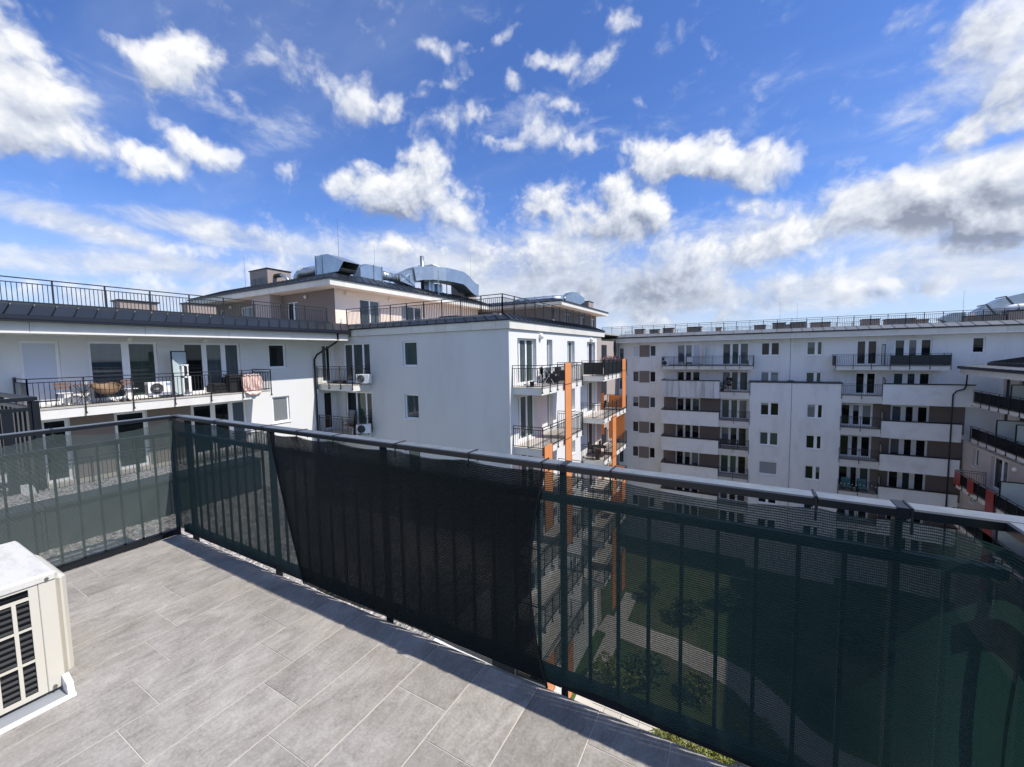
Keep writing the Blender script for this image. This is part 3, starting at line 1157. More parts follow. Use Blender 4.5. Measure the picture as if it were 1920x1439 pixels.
b = MB()
b.box(-8.4, -4.56, -6, 3.2, -.55, -.2)
b.box(-4.56, -2.0, 1.76, 3.2, -.55, -.2)
b.box(-13.5, -8.4, -8, 1.45, -.55, -.2)
structure(b.build('gravel_roof', GRAVEL))
b = MB()
b.box(-8.35, -2.05, 1.7, 3.15, GROUND, -.55)
b.box(-13.4, -4.6, -6, 1.4, GROUND, -.55)
structure(b.build('lower_roof_base', PLASTER_OLD))
# stones of the gravel bed, one mass
gb = MB()
for i in range(5200):
    x, y = rng.uniform(-8.3, -4.6), rng.uniform(-1.5, 3.1)
    r = rng.uniform(.010, .026)
    a = rng.uniform(0, 6.28)
    p = [(x + r * math.cos(a + q * 2.1) * rng.uniform(.7, 1.3), y + r * math.sin(a + q * 2.1) * rng.uniform(.7, 1.3), -.2 + r * .1) for q in range(3)]
    t = (x + rng.uniform(-.2, .2) * r, y + rng.uniform(-.2, .2) * r, -.2 + r * rng.uniform(.5, .9))
    gb.add(p + [t], [(0, 1, 3), (1, 2, 3), (2, 0, 3)])
gs = gb.build('gravel_stones', GRAVEL)
gs['kind'] = 'stuff'
tag(gs, 'loose grey brown gravel bedded on the low flat roof behind the left netting', 'gravel')
# dark sheet upstand crossing the gravel
up = thing('roof_upstand', 'long low dark sheet metal upstand crossing the gravel roof beyond the left railing', 'upstand', (-5.85, -1, -.2))
y = -5.9
while y < 3.0:
    b = MB()
    y2 = min(y + 1.0, 3.1)
    b.box(-5.97, -5.735, y + .004, y2 - .004, -.2, .205)
    b.box(-6.0, -5.70, y + .004, y2 - .004, .207, .235)
    b.bar((-5.73, y2 - .02, -.2), (-5.73, y2 - .02, .2), .02)
    b.build('sheet_panel', UPST, up)
    y = y2

# ------------------------------------------------------------------ terrace railing
RY = 1.705


def cap_run(parent, a, c, cuts, sleeves=()):
    """hollow-section handrail in lengths, with joints"""
    a, c = Vector(a), Vector(c)
    d = (c - a)
    L = d.length
    d.normalize()
    nrm = Vector((-d.y, d.x, 0))
    ks = [0] + list(cuts) + [L]
    for s, e in zip(ks[:-1], ks[1:]):
        b = MB()
        w, c_ = .0375, .005
        prof = [(-w, -.030), (w, -.030), (w, -c_), (w - c_, 0), (-w + c_, 0), (-w, -c_)]
        rings = []
        for q in (s + .0015, e - .0015):
            rings.append([tuple(a + d * q + nrm * u + Vector((0, 0, z))) for u, z in prof])
        b.loft(rings)
        b.build('handrail', CAPM, parent)
    for q in sleeves:
        b = MB()
        w = .040
        rings = [[tuple(a + d * (q + e) + nrm * u + Vector((0, 0, z))) for u, z in ((-w, -.033), (w, -.033), (w, .002), (-w, .002))] for e in (-.014, .014)]
        b.loft(rings)
        b.build('handrail_sleeve', DARKM, parent)


rail_r = thing('terrace_railing', 'anthracite metal railing across the terrace, the long run that rises towards the right edge', 'railing', (-1.9, RY, 0))
cap_run(rail_r, (-4.475, RY, 1.10), (.74, RY, 1.10), (1.45, 2.75, 3.765, 4.71), (3.79, 4.925))
bal_me = None
posts = [-4.27, -3.0, -1.85, -.70, .445]
for px in posts:
    b = MB()
    b.bbox(px - .0095, px + .0095, RY - .022, RY + .022, -.14, 1.069, .002)
    b.build('post', DARKM, rail_r)
for (za, zb, nm, ya, yb) in ((.917, .950, 'middle_rail', RY - .018, RY + .018), (.022, .085, 'bottom_rail', RY - .024, RY + .022)):
    xs = [-4.44] + [p for p in posts] + [.70]
    for i in range(len(xs) - 1):
        b = MB()
        b.box(xs[i] + .0105, xs[i + 1] - .0105, ya, yb, za, zb)
        b.build(nm, DARKM, rail_r)


def baluster(parent, x, y, z0, z1):
    global bal_me
    if bal_me is None:
        t = MB()
        t.box(-.0068, .0068, -.0068, .0068, 0, 1.0)
        bal_me = t.mesh('baluster', DARKM)
    o = link('baluster', bal_me, parent)
    w = world_of(parent)
    o.location = (x - w.x, y - w.y, z0 - w.z)
    o.scale = (1, 1, z1 - z0)


xs = [-4.42] + posts + [.69]
for i in range(len(xs) - 1):
    n = max(1, round((xs[i + 1] - xs[i]) / .1275))
    for j in range(1, n):
        baluster(rail_r, xs[i] + (xs[i + 1] - xs[i]) * j / n, RY, .086, .916)

LX = -4.485
rail_l = thing('terrace_railing', 'anthracite metal railing along the left side of the terrace behind the air conditioner', 'railing', (LX, -.5, 0),)
cap_run(rail_l, (LX, RY - .04, 1.10), (LX, -3.6, 1.10), (1.05, 2.9, 4.1))
for (za, zb, nm) in ((.917, .950, 'middle_rail'), (.004, .058, 'bottom_rail')):
    ys = [1.66, .55, -.65, -1.8, -3.5]
    for i in range(len(ys) - 1):
        b = MB()
        b.box(LX - .02, LX + .026, ys[i + 1] + .0105, ys[i] - .0105, za, zb)
        b.build(nm, DARKM, rail_l)
for py in (1.66, .55, -.65, -1.8, -3.5):
    b = MB()
    b.bbox(LX - .022, LX + .022, py - .0095, py + .0095, -.14, 1.069, .002)
    b.build('post', DARKM, rail_l)
y = 1.528
while y > -3.4:
    if min(abs(y - q) for q in (.55, -.65, -1.8)) > .05:
        baluster(rail_l, LX, y, .059, .916)
    y -= .1205

RX = .705
rail_b = thing('terrace_railing', 'anthracite railing end turning back towards the viewer at the far right corner', 'railing', (RX, 0, 0))
cap_run(rail_b, (RX, RY - .04, 1.10), (RX, -2.6, 1.10), (1.3, 2.6))
for (za, zb, nm) in ((.917, .950, 'middle_rail'), (.022, .085, 'bottom_rail')):
    b = MB()
    b.box(RX - .02, RX + .02, -2.6, 1.64, za, zb)
    b.build(nm, DARKM, rail_b)
for py in (1.60, .45, -.7):
    b = MB()
    b.bbox(RX - .022, RX + .022, py - .0095, py + .0095, -.14, 1.069, .002)
    b.build('post', DARKM, rail_b)
y = 1.47
while y > -1.0:
    if min(abs(y - q) for q in (.45, -.7)) > .05:
        baluster(rail_b, RX, y, .086, .916)
    y -= .1275

# ------------------------------------------------------------------ shade netting tied to the railings


def wave(u, seeds):
    return sum(a * math.sin(u * f + p) for a, f, p in seeds)


def net(path, s0, s1, top, bot, bulge, nz=22, step=.035, left=None, right=None):
    """netting hung along a plan path; top/bot = heights along the path, bulge = how far it stands off into the terrace"""
    segs = []
    acc = 0
    for p, q in zip(path[:-1], path[1:]):
        p, q = Vector(p), Vector(q)
        segs.append((acc, (q - p).length, p, q))
        acc += (q - p).length

    def at(s):
        for (a, L, p, q) in segs:
            if s <= a + L or (a, L, p, q) == segs[-1]:
                k = (s - a) / L
                d = (q - p).normalized()
                return p + d * (s - a), Vector((d.y, -d.x))
    n = max(2, int((s1 - s0) / step))
    vs, fs, uvs = [], [], []
    for i in range(n + 1):
        for j in range(nz + 1):
            kz = j / nz
            s = s0 + (s1 - s0) * i / n
            z = bot(s) + (top(s) - bot(s)) * kz
            lo = s0 if left is None else left(z)
            hi = s1 if right is None else right(z)
            s = lo + (hi - lo) * i / n
            z = bot(s) + (top(s) - bot(s)) * kz
            p, nr = at(s)
            q = p + nr * bulge(s, z)
            vs.append((q.x, q.y, z))
            uvs.append((s, z))
    for i in range(n):
        for j in range(nz):
            a = i * (nz + 1) + j
            fs.append((a, a + nz + 1, a + nz + 2, a + 1))
    return vs, fs, uvs


def net_obj(name, data, m, parent):
    vs, fs, uvs = data
    w = world_of(parent)
    me = bpy.data.meshes.new(name)
    me.from_pydata([(v[0] - w.x, v[1] - w.y, v[2] - w.z) for v in vs], [], fs)
    me.materials.append(m)
    ul = me.uv_layers.new(name='UVMap')
    for poly in me.polygons:
        poly.use_smooth = True
        for li in poly.loop_indices:
            ul.data[li].uv = uvs[me.loops[li].vertex_index]
    return link(name, me, parent)


def tied_top(ties, z_tie, sag):
    def f(s):
        d = sorted(ties)
        for a, c in zip(d[:-1], d[1:]):
            if a <= s <= c:
                k = (s - a) / (c - a)
                return z_tie - sag * (1 - abs(2 * k - 1) ** 1.6) * min(1.5, (c - a) / .5) * .7
        return z_tie
    return f


def tie(parent, x, y, axis):
    b = MB()
    r = .005
    if axis == 'x':
        b.box(x - .003, x + .003, y - .042, y + .042, 1.1005, 1.104)
        b.box(x - .003, x + .003, y - .0425, y - .039, 1.02, 1.104)
        b.box(x - .003, x + .003, y + .039, y + .0425, 1.04, 1.104)
    else:
        b.box(x - .042, x + .042, y - .003, y + .003, 1.1005, 1.104)
        b.box(x + .039, x + .0425, y - .003, y + .003, 1.02, 1.104)
    b.build('cable_tie', BLACKM, parent)


# path: along the right run, round the corner and back along the end run
arc = [(.50 + .15 * math.sin(t), 1.513 + .15 * math.cos(t)) for t in [R(a) for a in range(0, 91, 15)]]
PATH_R = [(-4.452, 1.663)] + arc + [(.65, -2.4)]
S0 = 4.452   # path length at x = 0
ties_x = [-4.40, -3.72, -3.05, -2.63, -2.25, -1.71, -1.20, -.79, -.47, .23, .47]
ties_s = [x + S0 for x in ties_x] + [5.35, 5.9, 6.6, 7.2, 8.2]
w1 = [(rng.uniform(.3, 1), rng.uniform(2, 9), rng.uniform(0, 6)) for _ in range(5)]
w2 = [(rng.uniform(.3, 1), rng.uniform(10, 34), rng.uniform(0, 6)) for _ in range(6)]


def bulge_r(s, z):
    k = math.sin(math.pi * min(1, max(0, z / 1.05)))
    v = .002 + .008 * k + .005 * k * wave(s, w1) * .5
    # gathered folds below the ties
    near = min(abs(s - t) for t in ties_s)
    v += .006 * math.exp(-(near / .10) ** 2) * max(0, (z - .80) / .25) * math.sin(s * 120)
    v += .0025 * wave(s + z * .4, w2) * .4
    if s > S0 + .42:
        k2 = min(1, (s - S0 - .42) / .15)
        v += .03 * k2 * k
    return v


net_r = thing('privacy_net', 'dark green shade netting tied along the inner face of the long terrace railing', 'netting', (-1.9, 1.66, 0))
net_obj('net_cloth', net(PATH_R, 0, 8.3, tied_top(ties_s, 1.067, .026), lambda s: .062 + .012 * math.sin(s * 5.1) + .008 * math.sin(s * 13), bulge_r), NET, net_r)
for x in ties_x:
    tie(net_r, x, RY, 'x')

ties_l = [.02, .62, 1.55, 2.5, 3.4, 4.5]
PATH_L = [(-4.445, -3.4), (-4.445, 1.672)]


def bulge_l(s, z):
    k = math.sin(math.pi * min(1, max(0, z / 1.05)))
    v = .008 + .012 * k + .010 * k * wave(s, w1) * .4
    v += .012 * math.exp(-((z - .86 - .03 * math.sin(s * 3)) / .07) ** 2) * math.sin(s * 47 + 3 * math.sin(s * 9)) * .6
    v += .004 * wave(s - z * .8, w2) * .4
    return v


LT = [.05, 1.1, 2.0, 2.75, 3.6, 4.33, 5.06]
net_l = thing('privacy_net', 'thinner sunlit green shade netting tied along the left railing', 'netting', (-4.44, -.9, 0))
net_obj('net_cloth', net(PATH_L, 0.02, 5.07, tied_top(LT, 1.064, .055), lambda s: .075 + .010 * math.sin(s * 4.3), bulge_l), NETL, net_l)
for s in LT[:-1]:
    tie(net_l, LX, -3.4 + s, 'y')

net_d = thing('privacy_net', 'second layer of netting overlapping the middle of the long railing, nearly black', 'netting', (-1.9, 1.64, 0))


def lerp(a, b_, k):
    return a + (b_ - a) * k


def d_right(z):
    k = z / 1.05
    return S0 + (-.752 * (1 - k) + -.765 * k) - .085 * max(0.0, math.sin(math.pi * min(1, max(0, k)))) ** .8


def d_left(z):
    k = z / 1.05
    return S0 + lerp(-2.60, -2.93, k)


dt = [x + S0 for x in (-2.93, -2.63, -2.25, -1.71, -1.20, -.79, -.75)]
dn = net(PATH_R, S0 - 2.93, S0 - .75, tied_top(dt, 1.066, .026), lambda s: .035 + .012 * math.sin(s * 4.7 + 1),
         lambda s, z: .011 + bulge_r(s, z) + .003 * math.sin(s * 2.3 + z * 2), left=d_left, right=d_right)
net_obj('net_cloth', dn, NET2, net_d)
nz = 22
rows = len(dn[0]) // (nz + 1)
for (nm, i) in (('hem', rows - 1), ('hem', 0)):
    b = MB()
    b.tube([(v[0], v[1] - .003, v[2]) for v in dn[0][i * (nz + 1):(i + 1) * (nz + 1)]], .005, 6)
    b.build(nm, CLOTHK, net_d)

# ------------------------------------------------------------------ air conditioner on the terrace
ac = thing('air_conditioner', 'cream outdoor air conditioner with dark slatted grille standing on the terrace tiles', 'air conditioner', (-3.19, .40, 0))
X0, X1, Y0, Y1 = -3.52, -2.845, .10, .558
b = MB()
b.bbox(X0, X1 - .022, Y0, Y1, .028, .575, .012)
b.build('casing', CREAM, ac)
b = MB()
b.bbox(X0 - .012, X1 + .006, Y0 - .012, Y1 + .006, .568, .604, .010)
b.build('lid', ENAMELT, ac)
# front face: corner panel, frame bars, recessed dark slats
b = MB()
b.bbox(X1 - .012, X1, .5005, Y1, .03, .566, .003)
b.build('corner_panel', CREAM, ac)
b = MB()
fx0, fx1 = X1 - .012, X1 - .001
cells_y = [(.116, .163), (.178, .225), (.240, .287), (.302, .349), (.364, .417), (.430, .470)]
rows_z = [(.052, .203), (.214, .362), (.372, .503)]
slot = (.516, .553)
ys = [.112] + [q for c in cells_y for q in c] + [.499]
zs = [.03] + [q for r_ in rows_z for q in r_] + [slot[0], slot[1], .566]
for i in range(len(ys) - 1):
    for j in range(len(zs) - 1):
        ym, zm = (ys[i] + ys[i + 1]) / 2, (zs[j] + zs[j + 1]) / 2
        cell = any(a < ym < c for a, c in cells_y) and any(a < zm < c for a, c in rows_z)
        inslot = slot[0] < zm < slot[1] and ym < .472
        if not cell and not inslot:
            b.box(fx0, fx1, ys[i], ys[i + 1], zs[j], zs[j + 1])
gr = b.build('front_grille', CREAM, ac)
b = MB()
b.box(fx0 - .009, fx0 - .004, .113, .498, .032, .562)
b.build('grille_backing', DARKPL, gr)
for (a, c) in cells_y:
    for (z0, z1) in rows_z:
        z = z0 + .012
        while z < z1 - .008:
            s = MB()
            s.hexa([(fx0 - .001, a + .001, z), (fx1 - .002, a + .001, z - .008), (fx1 - .002, c - .001, z - .008), (fx0 - .001, c - .001, z),
                    (fx0 - .001, a + .001, z + .003), (fx1 - .003, a + .001, z - .005), (fx1 - .003, c - .001, z - .005), (fx0 - .001, c - .001, z + .003)])
            s.build('slat', DARKPL, gr)
            z += .0275
s = MB()
s.box(fx0, fx1 - .003, .114, .470, .530, .534)
s.build('slat', DARKPL, gr)
b = MB()
b.bbox(-3.30, -2.875, Y1 + .002, Y1 + .042, .075, .566, .016)
b.build('valve_cover', CREAM, ac)
for (yy, zz) in ((.528, .578), (.522, .045)):
    b = MB()
    b.tube([(X1 - .002, yy, zz), (X1 + .010, yy, zz)], .0075, 8)
    b.build('screw', SCREW, ac)
b = MB()
b.box(X0 + .02, -2.763, Y0 - .02, .544, .001, .009)
b.build('drip_plate', SHUTG, ac)
b = MB()
b.hexa([(-2.84, .545, .001), (-2.763, .545, .001), (-2.763, .568, .001), (-2.84, .568, .001), (-2.84, .545, .085), (-2.775, .545, .060), (-2.775, .568, .060), (-2.84, .568, .085)])
b.box(-2.762, -2.746, Y0 - .02, .568, .001, .018)
b.build('base_tray', WHITEP, ac)
for yy in (.18, .50):
    b = MB()
    b.box(X0 + .05, X1 - .05, yy - .02, yy + .02, .010, .028)
    b.build('foot', WHITEP, ac)

# ------------------------------------------------------------------ the neighbour's railing to the left
nr = thing('terrace_railing', "dark flat-bar railing corner of the neighbouring terrace at the left edge of the view", 'railing', (-10, 1.6, -.2))
for (a, c) in (((-8.58, 1.64), (-12.5, 1.64)), ((-8.58, 1.64), (-8.58, -3))):
    b = MB()
    b.bar((a[0], a[1], 1.09), (c[0], c[1], 1.09), .09, .05)
    b.build('handrail', DARKM, nr)
    b = MB()
    b.bar((a[0], a[1], .95), (c[0], c[1], .95), .05, .05)
    b.bar((a[0], a[1], -.05), (c[0], c[1], -.05), .05, .06)
    b.build('middle_rail', DARKM, nr)
    L = math.hypot(c[0] - a[0], c[1] - a[1])
    n = int(L / .24)
    for i in range(n + 1):
        k = i / n
        x, y = a[0] + (c[0] - a[0]) * k, a[1] + (c[1] - a[1]) * k
        b = MB()
        w = .05 if i % 7 else .055
        if a[0] == c[0]:
            b.box(x - .02, x + .02, y - w, y + w, -.2, 1.06 if i % 7 == 0 else .93)
        else:
            b.box(x - w, x + w, y - .02, y + .02, -.2, 1.06 if i % 7 == 0 else .93)
        b.build('post' if i % 7 == 0 else 'flat_bar', DARKM, nr)

# ------------------------------------------------------------------ ground and courtyard
b = MB()
b.box(-900, 900, -900, 900, GROUND - .5, GROUND)
structure(b.build('ground', GRASS))
b = MB()
pts = [(-9.4, 31.0), (-4, 30.6), (-1.0, 30.0), (.6, 29.4), (1.8, 28.2), (3.2, 26.4), (5.2, 25.4), (9, 25.2)]
pave = MB()


def ribbon(pts, w, z):
    b = MB()
    L_, R_ = [], []
    for i, p in enumerate(pts):
        d = Vector((*pts[min(i + 1, len(pts) - 1)], 0)) - Vector((*pts[max(i - 1, 0)], 0))
        d.normalize()
        n_ = Vector((-d.y, d.x, 0)) * w / 2
        q = Vector((*p, z))
        L_.append(q + n_)
        R_.append(q - n_)
    dn_ = Vector((0, 0, .05))
    for i in range(len(pts) - 1):
        b.hexa([R_[i] - dn_, R_[i + 1] - dn_, L_[i + 1] - dn_, L_[i] - dn_, R_[i], R_[i + 1], L_[i + 1], L_[i]])
    return b


structure(ribbon(pts, 2.3, GROUND + .05).build('path', PAVER))
structure(ribbon([(-8.2, 17.0), (-8.2, 36.0)], 1.1, GROUND + .056).build('path', PAVER))
# paved strip at the foot of our building, slab by slab
strip = structure(MB().box(-7.9, 1.4, 21.0, 24.2, GROUND, GROUND + .03).build('paved_strip', GRAVEL))
sl = None
for i in range(9):
    for j in range(3):
        if i in (4, 5, 6):
            continue
        if sl is None:
            t = MB()
            t.bbox(-.49, .49, -.49, .49, 0, .035, .01)
            o = t.build('paving_slab', PAVER, strip, local=True)
            sl = o.data
        else:
            o = link('paving_slab', sl, strip)
        o.location = (-7.4 + i * 1.03, 21.6 + j * 1.03, GROUND + .031)


def shrub(x, y, z, r, h, n, m, name, label, cat, grp=None, stem=True):
    t = thing(name, label, cat, (x, y, z), grp)
    if stem:
        b = MB()
        for i in range(5):
            a = i * 1.3
            b.tube([(x, y, z), (x + .25 * r * math.cos(a), y + .25 * r * math.sin(a), z + h * .4), (x + .6 * r * math.cos(a), y + .6 * r * math.sin(a), z + h * .8)], [.03, .02, .008], 5)
        b.build('stem', BARK, t)
    b = MB()
    for i in range(n):
        th, ph, q = rng.uniform(0, 6.283), rng.uniform(-.2, 1), rng.random() ** .45
        lump = 1 + .3 * math.sin(th * 3 + x) * math.cos(ph * 5)
        p = Vector((x + r * q * lump * math.cos(th) * math.sqrt(max(0, 1 - ph * ph * .8)), y + r * q * lump * math.sin(th) * math.sqrt(max(0, 1 - ph * ph * .8)), z + h * .5 + h * .5 * q * ph))
        s = rng.uniform(.5, 1.0) * r * .16
        a = Vector((rng.gauss(0, 1), rng.gauss(0, 1), rng.gauss(0, .6))).normalized()
        c = a.cross(Vector((rng.gauss(0, 1), rng.gauss(0, 1), 1))).normalized()
        b.add([p - a * s, p + c * s * .5, p + a * s, p - c * s * .5], [(0, 1, 2, 3)])
    b.build('foliage', m, t)
    return t


for i in range(9):
    x = -3.6 + i * .52
    shrub(x + rng.uniform(-.1, .1), 22.6 + rng.uniform(-.5, .9), GROUND, rng.uniform(.45, .65), rng.uniform(.7, 1.1), 420, LEAFY, 'shrub', ['left end', 'second', 'third', 'fourth', 'middle', 'sixth', 'seventh', 'eighth', 'right end'][i] + ' low yellow green shrub of the bed far below the long terrace railing', 'shrub', 'shrubs in the bed far below the railing')
for i, (bx, by, wh, bm_) in enumerate(((-5.2, 26.6, 'near the curve of the pale path', LEAF), (-3.4, 34.5, 'beyond the path below the far parapets', LEAF), (-.6, 37.8, 'in the middle of the far lawn strip', LEAF), (2.6, 33.0, 'right of the bend of the path', LEAF), (4.8, 29.0, 'where the path turns to the right', LEAF), (5.2, 22.5, 'at the right end of the paved strip', LEAF), (7.5, 36.5, 'below the right hand wing', LEAF), (-6.6, 36.0, 'beside the strip along the orange balconies', LEAF), (-7.3, 24.9, 'nearest the foot of the orange panels', LEAFY), (-6.2, 25.6, 'second from the foot of the orange panels', LEAFY), (-2.0, 26.8, 'on the near lawn inside the path bend', LEAFY), (1.2, 24.9, 'beyond the middle of the paved strip', LEAFY), (3.4, 37.0, 'right of the middle of the far lawn', LEAFY))):
    shrub(bx, by, GROUND, rng.uniform(.8, 1.4), rng.uniform(1, 1.9), 700, bm_, 'bush', 'round green courtyard bush ' + wh, 'bush', 'bushes scattered on the courtyard lawn')

# ------------------------------------------------------------------ left building (faces the terrace across the low roof)
FL = [0, -2.9, -5.8, -8.7, -11.6, -14.5, -17.4]
AX = -22.05
FA = facing('+x', AX)
bA = thing('apartment_building', 'white apartment wing on the left with a long furnished balcony under a dark eave', 'building', (-28, 6, GROUND))
holes = []
wins = []


def add_win(store, u0, u1, z0, z1, leaves, door=False, **kw):
    store[0].append((u0, u1, z0, z1))
    store[1].append((u0, u1, z0, z1, leaves, door, kw))


A = (holes, wins)
# top floor
add_win(A, 4.02, 5.00, .04, 2.36, [(1, SHUT)], True, depth=.12)
add_win(A, 5.75, 7.90, .04, 2.37, [(1, GL_B), (.92, GL_G)], True, mull=.24)
add_win(A, 8.84, 11.25, .04, 2.36, [(1, GL_D), (1.05, GL_C), (.85, GL_C)], True, mull=.20)
add_win(A, 12.66, 13.62, 1.05, 2.36, [(1, GL_D)])
add_win(A, 15.86, 16.46, .06, 2.31, [(.55, GL_C), (.45, GL_D)], True, mull=.02, fr=.05)
# one floor down
add_win(A, 4.35, 5.05, -2.86, -.52, [(1, GL_D)], True)
add_win(A, 6.35, 7.35, -2.86, -.52, [(1, GL_D)], True)
add_win(A, 9.02, 11.38, -2.86, -.52, [(1, GL_D), (1, GL_D), (.8, GL_B)], True, mull=.2)
add_win(A, 12.72, 13.66, -1.95, -.52, [(1, GL_L)])
add_win(A, 15.86, 16.46, -2.84, -.55, [(1, GL_D)], True, fr=.05)
for z in FL[2:]:
    add_win(A, 5.0, 7.2, z + .04, z + 2.35, [(1, GL_D), (1, GL_C)], True)
    add_win(A, 9.0, 11.3, z + .04, z + 2.35, [(1, GL_D), (1, GL_D), (1, GL_C)], True)
    add_win(A, 12.7, 13.65, z + .95, z + 2.35, [(1, GL_D)])
wall_holes(FA, -8, 16.7, GROUND, 3.0, holes).build('wall', PLASTER, bA)
for (u0, u1, z0, z1, lv, dr, kw) in wins:
    window(FA, u0, u1, z0, z1, lv, bA, dr, **{'fr': .09, **kw})
b = MB()
b.box(-34, AX - .22, -8, -7.8, GROUND, 3.0)
b.box(-34, -33.8, -8, 16.7, GROUND, 3.0)
b.build('back_wall', PLASTER, bA)
# taupe fields of the lower floor between the windows
for (u0, u1, m) in ((5.08, 6.32, TAUPE), (7.38, 8.95, TAUPE), (2.6, 4.3, TAUPE)):
    MB().box(u0, u1, .002, .012, -2.9, -.38, FA).build('painted_field', m, bA)
# eave: soffit, fascia, gutter, sheet roof
EX = -20.3
MB().box(EX - .30, AX - .5, -8, 16.52, 2.56, 2.62).build('soffit', PLASTER, bA)
fascia(facing('+x', EX - .13), -8, 16.52, 0, 2.545, 2.93, [-5, -2, 1, 4, 7, 10, 13], bA)
MB().box(EX - .128, EX - .075, -8, 16.40, 2.545, 2.585).build('drip_edge', PLASTER, bA)
b = MB()
for (x0, x1, z0, z1) in ((EX - .25, EX + .12, 2.935, 2.985), (EX - .04, EX + .14, 2.99, 3.07), (EX - .06, EX + .05, 3.075, 3.13)):
    b.box(x0, x1, -8, 16.50, z0, z1)
b.build('gutter', GUTTER, bA)
roof_panels((EX, -8, 3.14), (EX, 16.45, 3.14), (-21.3, -8, 3.62), (-21.3, 17.2, 3.62), .52, bA)
MB().box(-34, -21.25, -8, 17.2, 3.42, 3.58).build('flat_roof', GRAVEL, bA)
MB().box(-21.36, -21.26, -8, 15.9, 3.5, 3.66).build('roof_kerb', ROOFM, bA)
# downpipe with its offset under the eave
b = MB()
b.tube([(EX - .1, 15.75, 2.93), (EX - .1, 15.75, 2.60), (EX - .25, 15.70, 2.42), (AX + .30, 15.32, 1.75), (AX + .09, 15.27, 1.45), (AX + .09, 15.27, GROUND)], .055, 10)
b.build('downpipe', GUTTER, bA, smooth=True)
lamp(FA, 6.9, 2.48, bA, v=.4)
lamp(FA, 9.6, 2.48, bA, v=.4)
# long balcony
bal = balcony(FA, 3.85, 11.75, 1.55, 0, bA, post_step=1.36)
# milky divider panels on it and on the left return
for (u, v0, v1, z1) in ():
    b = MB()
    for (p, q) in (((u, v0, .03), (u, v0, z1)), ((u, v1, .03), (u, v1, z1)), ((u, v0, z1), (u, v1, z1)), ((u, v0, .05), (u, v1, .05))):
        b.bar(FA(*p), FA(*q), .04)
    b.build('divider_frame', BLACKM, bal)
    MB().box(u - .006, u + .006, v0 + .022, v1 - .022, .07, z1 - .02, FA).build('privacy_screen', FROSTT, bal)
b = MB()
for (p, q) in (((8.72, .55, .03), (8.72, .55, 1.95)), ((8.02, .95, .03), (8.02, .95, 1.95)), ((8.72, .55, 1.95), (8.02, .95, 1.95)), ((8.72, .55, .06), (8.02, .95, .06))):
    b.bar(FA(*p), FA(*q), .045)
b.build('divider_frame', BLACKM, bal)
b = MB()
b.hexa([FA(8.70, .55, .09), FA(8.70, .57, .09), FA(8.04, .96, .09), FA(8.04, .94, .09), FA(8.70, .55, 1.92), FA(8.70, .57, 1.92), FA(8.04, .96, 1.92), FA(8.04, .94, 1.92)])
b.build('privacy_screen', FROST, bal)
MB().box(3.80, 3.86, .02, .16, 0, 1.08, FA).build('end_post', BLACKM, bal)
MB().box(3.815, 3.835, .18, .85, .1, .92, FA).build('side_screen', SHUTG, bal)
# the next balcony down, with a solid stretch on the left
bal2 = balcony(FA, 3.85, 11.75, 1.55, -2.9, bA, post_step=1.36)
MB().box(-6, 3.8, 1.45, 1.56, -3.3, -2.0, FA).build('parapet', PLASTER, bal2)
# corner balconies against the gable wall
WY = 16.7
FW = facing('-y', WY)
for z in FL[:3]:
    o = balcony(FW, -22.0, -19.0, 1.2, z, bA, ends=(False, True), post_step=.98)

# roof railing of the left building
rl = thing('roof_railing', 'long dark railing along the flat roof of the left wing above its sheet metal eave', 'railing', (-21.4, 4, 3.6))


def roof_rail(t, a, c, z0, h, posts=1.35, step=.118, ends=True):
    a, c = Vector(a), Vector(c)
    L = (c - a).length
    n = max(1, round(L / posts))
    for i in range(n):
        p, q = a.lerp(c, i / n), a.lerp(c, (i + 1) / n)
        b = MB()
        b.bar(p + Vector((0, 0, z0 + h)), q + Vector((0, 0, z0 + h)), .045, .035)
        b.bar(p + Vector((0, 0, z0 + h - .16)), q + Vector((0, 0, z0 + h - .16)), .03)
        b.build('handrail', BLACKM, t)
    for i in range(n + 1):
        p = a.lerp(c, i / n)
        MB().bar(p + Vector((0, 0, z0 - .05)), p + Vector((0, 0, z0 + h)), .045).build('post', BLACKM, t)
    b = MB()
    m = round(L / step)
    for i in range(m):
        p = a.lerp(c, (i + .5) / m)
        b.bar(p + Vector((0, 0, z0 - .02)), p + Vector((0, 0, z0 + h - .16)), .018)
    b.build('balusters', BLACKM, t, stuff=True)


roof_rail(rl, (-21.42, -6.2, 0), (-21.42, 15.85, 0), 3.56, .90)
ch = chimney(-23.6, -22.9, 7.05, 8.35, 3.55, 4.12, bA)
ch = chimney(-23.4, -22.8, 9.45, 10.65, 3.55, 4.22, bA)

# ------------------------------------------------------------------ gable building with the orange-panelled balconies
CX = -9.54
CE = 31.2
FC = facing('+x', CX)
bC = thing('apartment_building', 'white corner apartment block with a blank gable wall and orange panelled balconies', 'building', (-15, 24, GROUND))
H, Wn = [], []
S = (H, Wn)
add_win(S, -21.2, -18.9, .06, 2.38, [(.85, GL_C), (1.1, GL_C), (.7, GL_C)], True, mull=.12)
add_win(S, -21.2, -18.9, -2.84, -.52, [(1.1, GL_D), (1.1, GL_G), (.6, GL_D)], True, mull=.12)
for z in FL:
    if z > -2:
        add_win(S, -16.30, -15.27, 1.02, 2.38, [(1, GL_G)])
    else:
        add_win(S, -16.28, -15.27, z + 1.0, z + 2.38, [(1, GL_G if z < -5 else GL_C)])
wall_holes(FW, AX, CX, GROUND, 2.78, H).build('gable_wall', GABLE_SHADED, bC)
for (u0, u1, z0, z1, lv, dr, kw) in Wn:
    window(FW, u0, u1, z0, z1, lv, bC, dr, **{'fr': .08, **kw})
